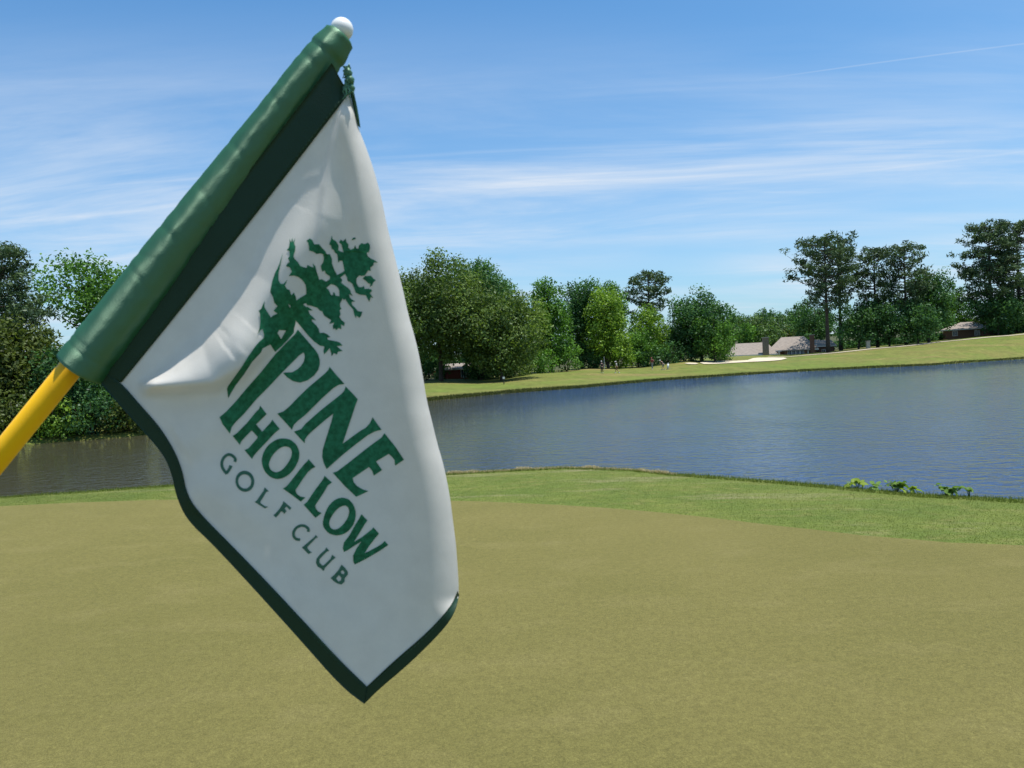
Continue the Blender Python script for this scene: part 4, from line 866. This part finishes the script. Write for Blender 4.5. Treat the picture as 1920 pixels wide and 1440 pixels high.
    pr('printed_letter', [tr('F 770,105 895,215 830,260 760,380 620,590 630,640 670,690 725,715 670,760 625,795 530,690 430,580 490,530 600,360 720,200 755,150')])
    pr('printed_letter', [rnd(tr('F 1070,460 1170,490 1250,580 1290,720 1260,880 1180,1000 1070,1070 950,1085 840,1050 760,960 740,880 770,740 830,610 910,520 990,475')), rnd(tr('F 1100,585 1160,620 1180,700 1150,800 1080,900 1000,970 930,990 870,960 845,890 860,820 920,720 1000,630'))])
    pr('printed_letter', [tr('H 1375,35 1475,140 1430,200 1340,350 1255,490 1400,400 1500,320 1545,285 1570,250 1665,355 1600,430 1500,560 1430,672 1500,640 1650,560 1725,510 1755,472 1815,540 1700,620 1500,740 1350,820 1265,860 1240,800 1240,710 1300,590 1375,482 1250,560 1160,620 1090,655 1070,590 1090,500 1180,380 1280,200 1350,90')])
    sm = lambda loops: pr('printed_letter', loops, INKS)
    sm([stroke(smooth_curve(tr('G 480,310 505,250 430,170 350,138 260,180 200,275 183,370 210,460 260,530 305,580')), 5.4)[:], ]); sm([stroke(tr('G 292,572 340,510 372,455 395,395'), [5.5, 5.5, 5.5, 6.5])])
    sm([ell('G', 710, 748, 212, 238, -.15), ell('G', 706, 752, 146, 160, -.15)])
    sm([tr('G 1155,885 1250,975 1195,990 1060,1210 1060,1240 1165,1310 1235,1318 1160,1360 930,1215 985,1170 1130,960')])
    x0 = 520; y0 = 880
    sm([tr('F 100,520 165,575 228,628 212,665 190,655 150,610 120,640 135,660 150,690 110,730 95,700 60,690 20,745 -25,790 -65,752 -30,720 40,640 85,565')])
    sm([stroke(smooth_curve(tr('H 505,325 512,275 450,225 380,220 310,255 265,320 262,390 300,445 372,455')), 5.2)])
    sm([tr('H 625,375 665,415 630,430 490,575 500,600 530,640 570,660 510,690 400,580 440,550 610,405')])
    sm([tr('H 800,580 850,635 810,650 740,720 690,775 690,830 730,870 755,875 870,765 895,700 955,745 900,790 775,920 770,950 750,965 715,925 660,895 630,830 640,765 700,690 780,620')])
    sm([tr('H 1050,860 1110,915 1150,970 1155,1020 1130,1055 1105,1080 1100,1140 1050,1190 980,1170 920,1130 870,1080 930,1030 1000,950'), tr('H 1040,970 1070,952 1100,985 1085,1018 1048,1008'), tr('H 962,1088 1008,1035 1045,1075 1042,1118 1000,1138')])
    tree = tr('''B 270,450 245,280 265,230 350,110 A 500,960 650,720 770,550 840,475 K 150,960 155,880 125,790 85,815 25,900 70,780 85,650 75,490 50,440 100,400 170,240 160,370 220,460 290,570 330,530 412,495 340,438 372,400 415,350 350,280 330,180 275,80
      I 300,1260 335,1080 400,890 440,820 480,730 560,480 490,800 465,920 470,1060 510,1130 570,1135 655,1045 600,1170 640,1240 700,1260 735,1370 785,1315 825,1390 K 780,240 850,190 970,120 I 1045,1250 1030,1150 960,1050 870,985 790,960 680,968 745,880 700,790 620,765 650,710 700,680 665,600 700,560 695,450 635,435 680,380 700,290 695,195 730,270 752,175 770,270 815,175 790,290 820,360 810,450 775,550 800,610 870,680 920,760 1000,790 1055,800 1070,740 1130,770 1200,795 1170,705 1235,770 1260,880 1300,1000
      J 291,975 340,960 430,1010 500,960 500,910 420,850 395,790 365,820 340,790 325,700 370,640 385,560 370,480 320,465 240,475 180,430 100,410 95,340 80,260 45,220 115,175 160,210 200,290 290,285 350,360 410,420 440,480 500,480 540,570 540,660 590,790 640,880 740,830 780,800 760,690 740,610 700,600 660,640 650,540 640,480 590,440 580,400 540,380 520,310 485,290 520,200 535,115 552,190 620,230 650,280 670,320 660,400 710,430 760,440 740,360 720,290 675,250 710,195 750,230 805,180 820,250 860,290 850,350 900,390 960,370 985,305 1010,370 1050,370 1060,310 1110,265 1170,285 1235,255 1270,300 1275,360 1250,440 1210,450 1230,520 1300,570 1350,590 1425,640 1345,640 1340,690 1280,740 1288,805 1240,790 1200,850 1170,890 1120,900 1060,890 1010,950 1010,1030 1050,1110 1110,1120 1155,1090 1170,1150 1240,1145 1300,1160 1312,1190 1270,1230 1335,1325 1290,1305 1258,1395 1220,1330 1190,1270 1080,1260 1000,1225 960,1120 930,1050 880,1010 840,1000 830,930 790,860 740,900 700,930 740,980 715,1030 780,1080 850,1130 890,1170 900,1210 940,1290 870,1250 880,1310 920,1350 990,1390 920,1400 T 1312,765 1340,790 1370,825 1412,832 1400,870 1385,890 1355,868 1352,895 1335,860 1325,810 1280,760 1250,710 1237,722 1225,705 K 1640,265 1620,300 1622,360 1650,400 1612,430 1632,500 1610,560 1650,620 1712,670 1700,735 1640,705 1645,795 1590,770 1550,815 1515,775 1488,798 1480,730 1510,665 1410,695 1452,620 1400,590 1310,530 1280,450 1235,440 1180,380 1090,350 990,330 960,290 912,320 960,360 1010,370 1098,435 1010,430 1040,510 1100,560 1158,628 1075,600 1080,640 1170,730 1210,790 1230,870 1300,860 1370,890 1435,945 1370,960 1390,1000 1560,1030 1620,1055 1670,1110 1560,1120 1600,1160 1670,1212 1580,1230 1560,1285 1500,1255 1460,1318 1440,1220 1420,1160 1375,1215 1315,1280 1300,1220 1320,1130 1230,1110 1130,1040 1010,920 870,750 768,630 760,700 735,780 730,860 640,970 500,1120 370,1235 310,1140 275,1090 200,1130 A 889,611 860,680 700,850 570,1050 B 560,10 400,220 310,370''')
    holes = [tr('J 430,1130 520,1055 590,1075 640,1110 680,1180 680,1290 610,1280 590,1220 560,1215 560,1270 520,1265 480,1170'), tr('K 415,870 450,810 580,820 530,910 485,985 450,930'), tr('K 620,308 665,340 662,390 640,350')]
    isl = [tr('J 920,212 940,165 985,158 1002,185 960,198'), tr('J 1130,950 1180,900 1290,895 1340,950 1385,985 1340,1020 1312,1082 1270,1115 1280,1050 1240,1040 1190,990')]
    pr('printed_tree', [tree]+holes+isl)
    # bake the parts into place: children were built relative to the foot of the pole
    return root
flag()
# ------------------------------------------------------------------ grass blades along the banks
def blades(name, n, azr, rfun, hgt, wid, mat, seed, lean=.35):
    rng = np.random.default_rng(seed); az = rng.uniform(azr[0], azr[1], n); r = rfun(az, rng); z = terr(az, r); a = np.radians(az)
    B0 = np.stack([r*np.sin(a), r*np.cos(a), z-.004], 1); th = rng.uniform(0, 2*np.pi, n); w = wid*rng.uniform(.6, 1.3, n); h = (hgt(r, az, rng) if callable(hgt) else hgt)*rng.uniform(.45, 1.25, n)
    u = np.stack([np.cos(th), np.sin(th), 0*th], 1); ln = rng.normal(0, lean, (n, 2)); tip = B0+np.stack([ln[:, 0]*h, ln[:, 1]*h, h], 1)
    V = np.stack([B0-u*w[:, None]/2, B0+u*w[:, None]/2, tip], 1).reshape(-1, 3)
    tint = np.repeat(np.clip(rng.normal(.5, .25, n), 0, 1), 3)
    return tag(link(name, mesh_np(name, V, np.arange(len(V)).reshape(-1, 3), False, {'tint': tint}), mat), name.replace('_', ' '), None, None, 'stuff')
BL = leaf_mat('blade_green', (.090, .125, .022), (.175, .205, .045), .4)
BD = leaf_mat('blade_dry', (.52, .43, .25), (.70, .58, .36), .35, (1, 1, .8))
BF = leaf_mat('blade_far', (.04, .055, .015), (.16, .17, .06), .3)
def gr(az, i): R, Z = ctrl(az); return R[:, i]
V_ = (-50, 50)
tag(blades('collar_grass', 190000, V_, lambda a, g: gr(a, 1)+(gr(a, 2)+.45-gr(a, 1))*g.uniform(0, 1, len(a)), .013, .006, BL, 1), 'short green grass between the putting green and the pond', 'grass')
tag(blades('bank_grass', 44000, V_, lambda a, g: gr(a, 2)-.35+1.0*g.uniform(0, 1, len(a))**1.3, .045, .008, BL, 2), 'longer green grass along the near water edge', 'grass')
tag(blades('dry_grass', 26000, (-5, 11.5), lambda a, g: gr(a, 2)-.16+.50*g.uniform(0, 1, len(a)), lambda r, a, g: .05*(.5+.5*np.clip(np.sin(a*1.35+.6)+.5*np.sin(a*3.7), 0, 1)), .016, BD, 3), 'pale dry grass on the lip of the near bank', 'dry grass')
tag(blades('edge_grass', 26000, (-12, 34), lambda a, g: gr(a, 5)-.05+.7*g.uniform(0, 1, len(a)), .22, .07, BF, 4), 'rough grass fringe along the far waterline', 'grass')
# ------------------------------------------------------------------ weeds on the near bank
WL = [leaf_mat('weed_lime', (.16, .24, .03), (.30, .38, .06), .4), leaf_mat('weed_green', (.07, .15, .03), (.20, .30, .07), .35)]
def leaf_mesh(l, w, mat, rng):
    V = []; n = 6
    for i in range(n+1):
        t = i/n; ww = w*math.sin(math.pi*min(1, t*.93+.05))**.8*(1-.25*t); z = -.35*l*t*t
        V += [(-ww/2, l*t, z+.10*w), (0, l*t, z), (ww/2, l*t, z+.10*w)]
    F = []
    for i in range(n):
        for j in (0, 1): a = i*3+j; F.append((a, a+1, a+4, a+3))
    me = mesh_np('leaf', np.array(V), np.array(F), True, {'tint': np.full(len(V), .6)}); me.materials.append(mat); return me
def weed(px, py, w, h, n, mt, seed, label):
    rng = np.random.default_rng(seed); az, sl = azsl(px, py); az = float(az); R, Z = ctrl(np.array([az])); r = R[0, 2]-.02
    root = empty('weed', P(az, r, 0)); tag(root, label, 'weed'); base = [leaf_mesh(.10, .075, WL[mt], rng), leaf_mesh(.075, .06, WL[mt], rng), leaf_mesh(.13, .085, WL[mt], rng)]
    st = MB(); tips = []
    for k in range(max(4, n//4)):
        a = rng.uniform(0, 6.28); q = rng.uniform(.2, 1); e = Vector((math.cos(a)*w/2*q, math.sin(a)*w/4*q, h*rng.uniform(.45, 1))); m = e*.5+Vector((0, 0, h*.12)); st.tube([(0, 0, -.03), m, e], [.004, .003, .002], 5); tips.append((m, e))
    st.build('stem', WL[1], root, True)
    for k in range(n):
        m, e = tips[k % len(tips)]; p = m.lerp(e, rng.uniform(.1, 1.05)); o = link('leaf', base[k % 3], None, root); o.location = p; o.rotation_euler = (rng.uniform(-.9, .9), rng.uniform(-.8, .8), rng.uniform(0, 6.28)); s = rng.uniform(.4, 1.0); o.scale = (s, s, s)
weed(1606, 915, .26, .11, 30, 0, 1, 'lime green weed on the near bank, leftmost of the clumps')
weed(1640, 918, .22, .07, 14, 1, 2, 'thin low weed right of the lime green clump')
weed(1680, 918, .38, .14, 46, 1, 3, 'broad leafy weed clump with upright shoots on the near bank')
weed(1706, 925, .20, .07, 14, 0, 4, 'pale leaved weed at the right end of the broad clump')
weed(1778, 930, .28, .14, 40, 1, 5, 'bushy green weed standing apart near the right edge')
weed(1818, 930, .13, .12, 9, 1, 6, 'small upright weed, nearest the right edge')
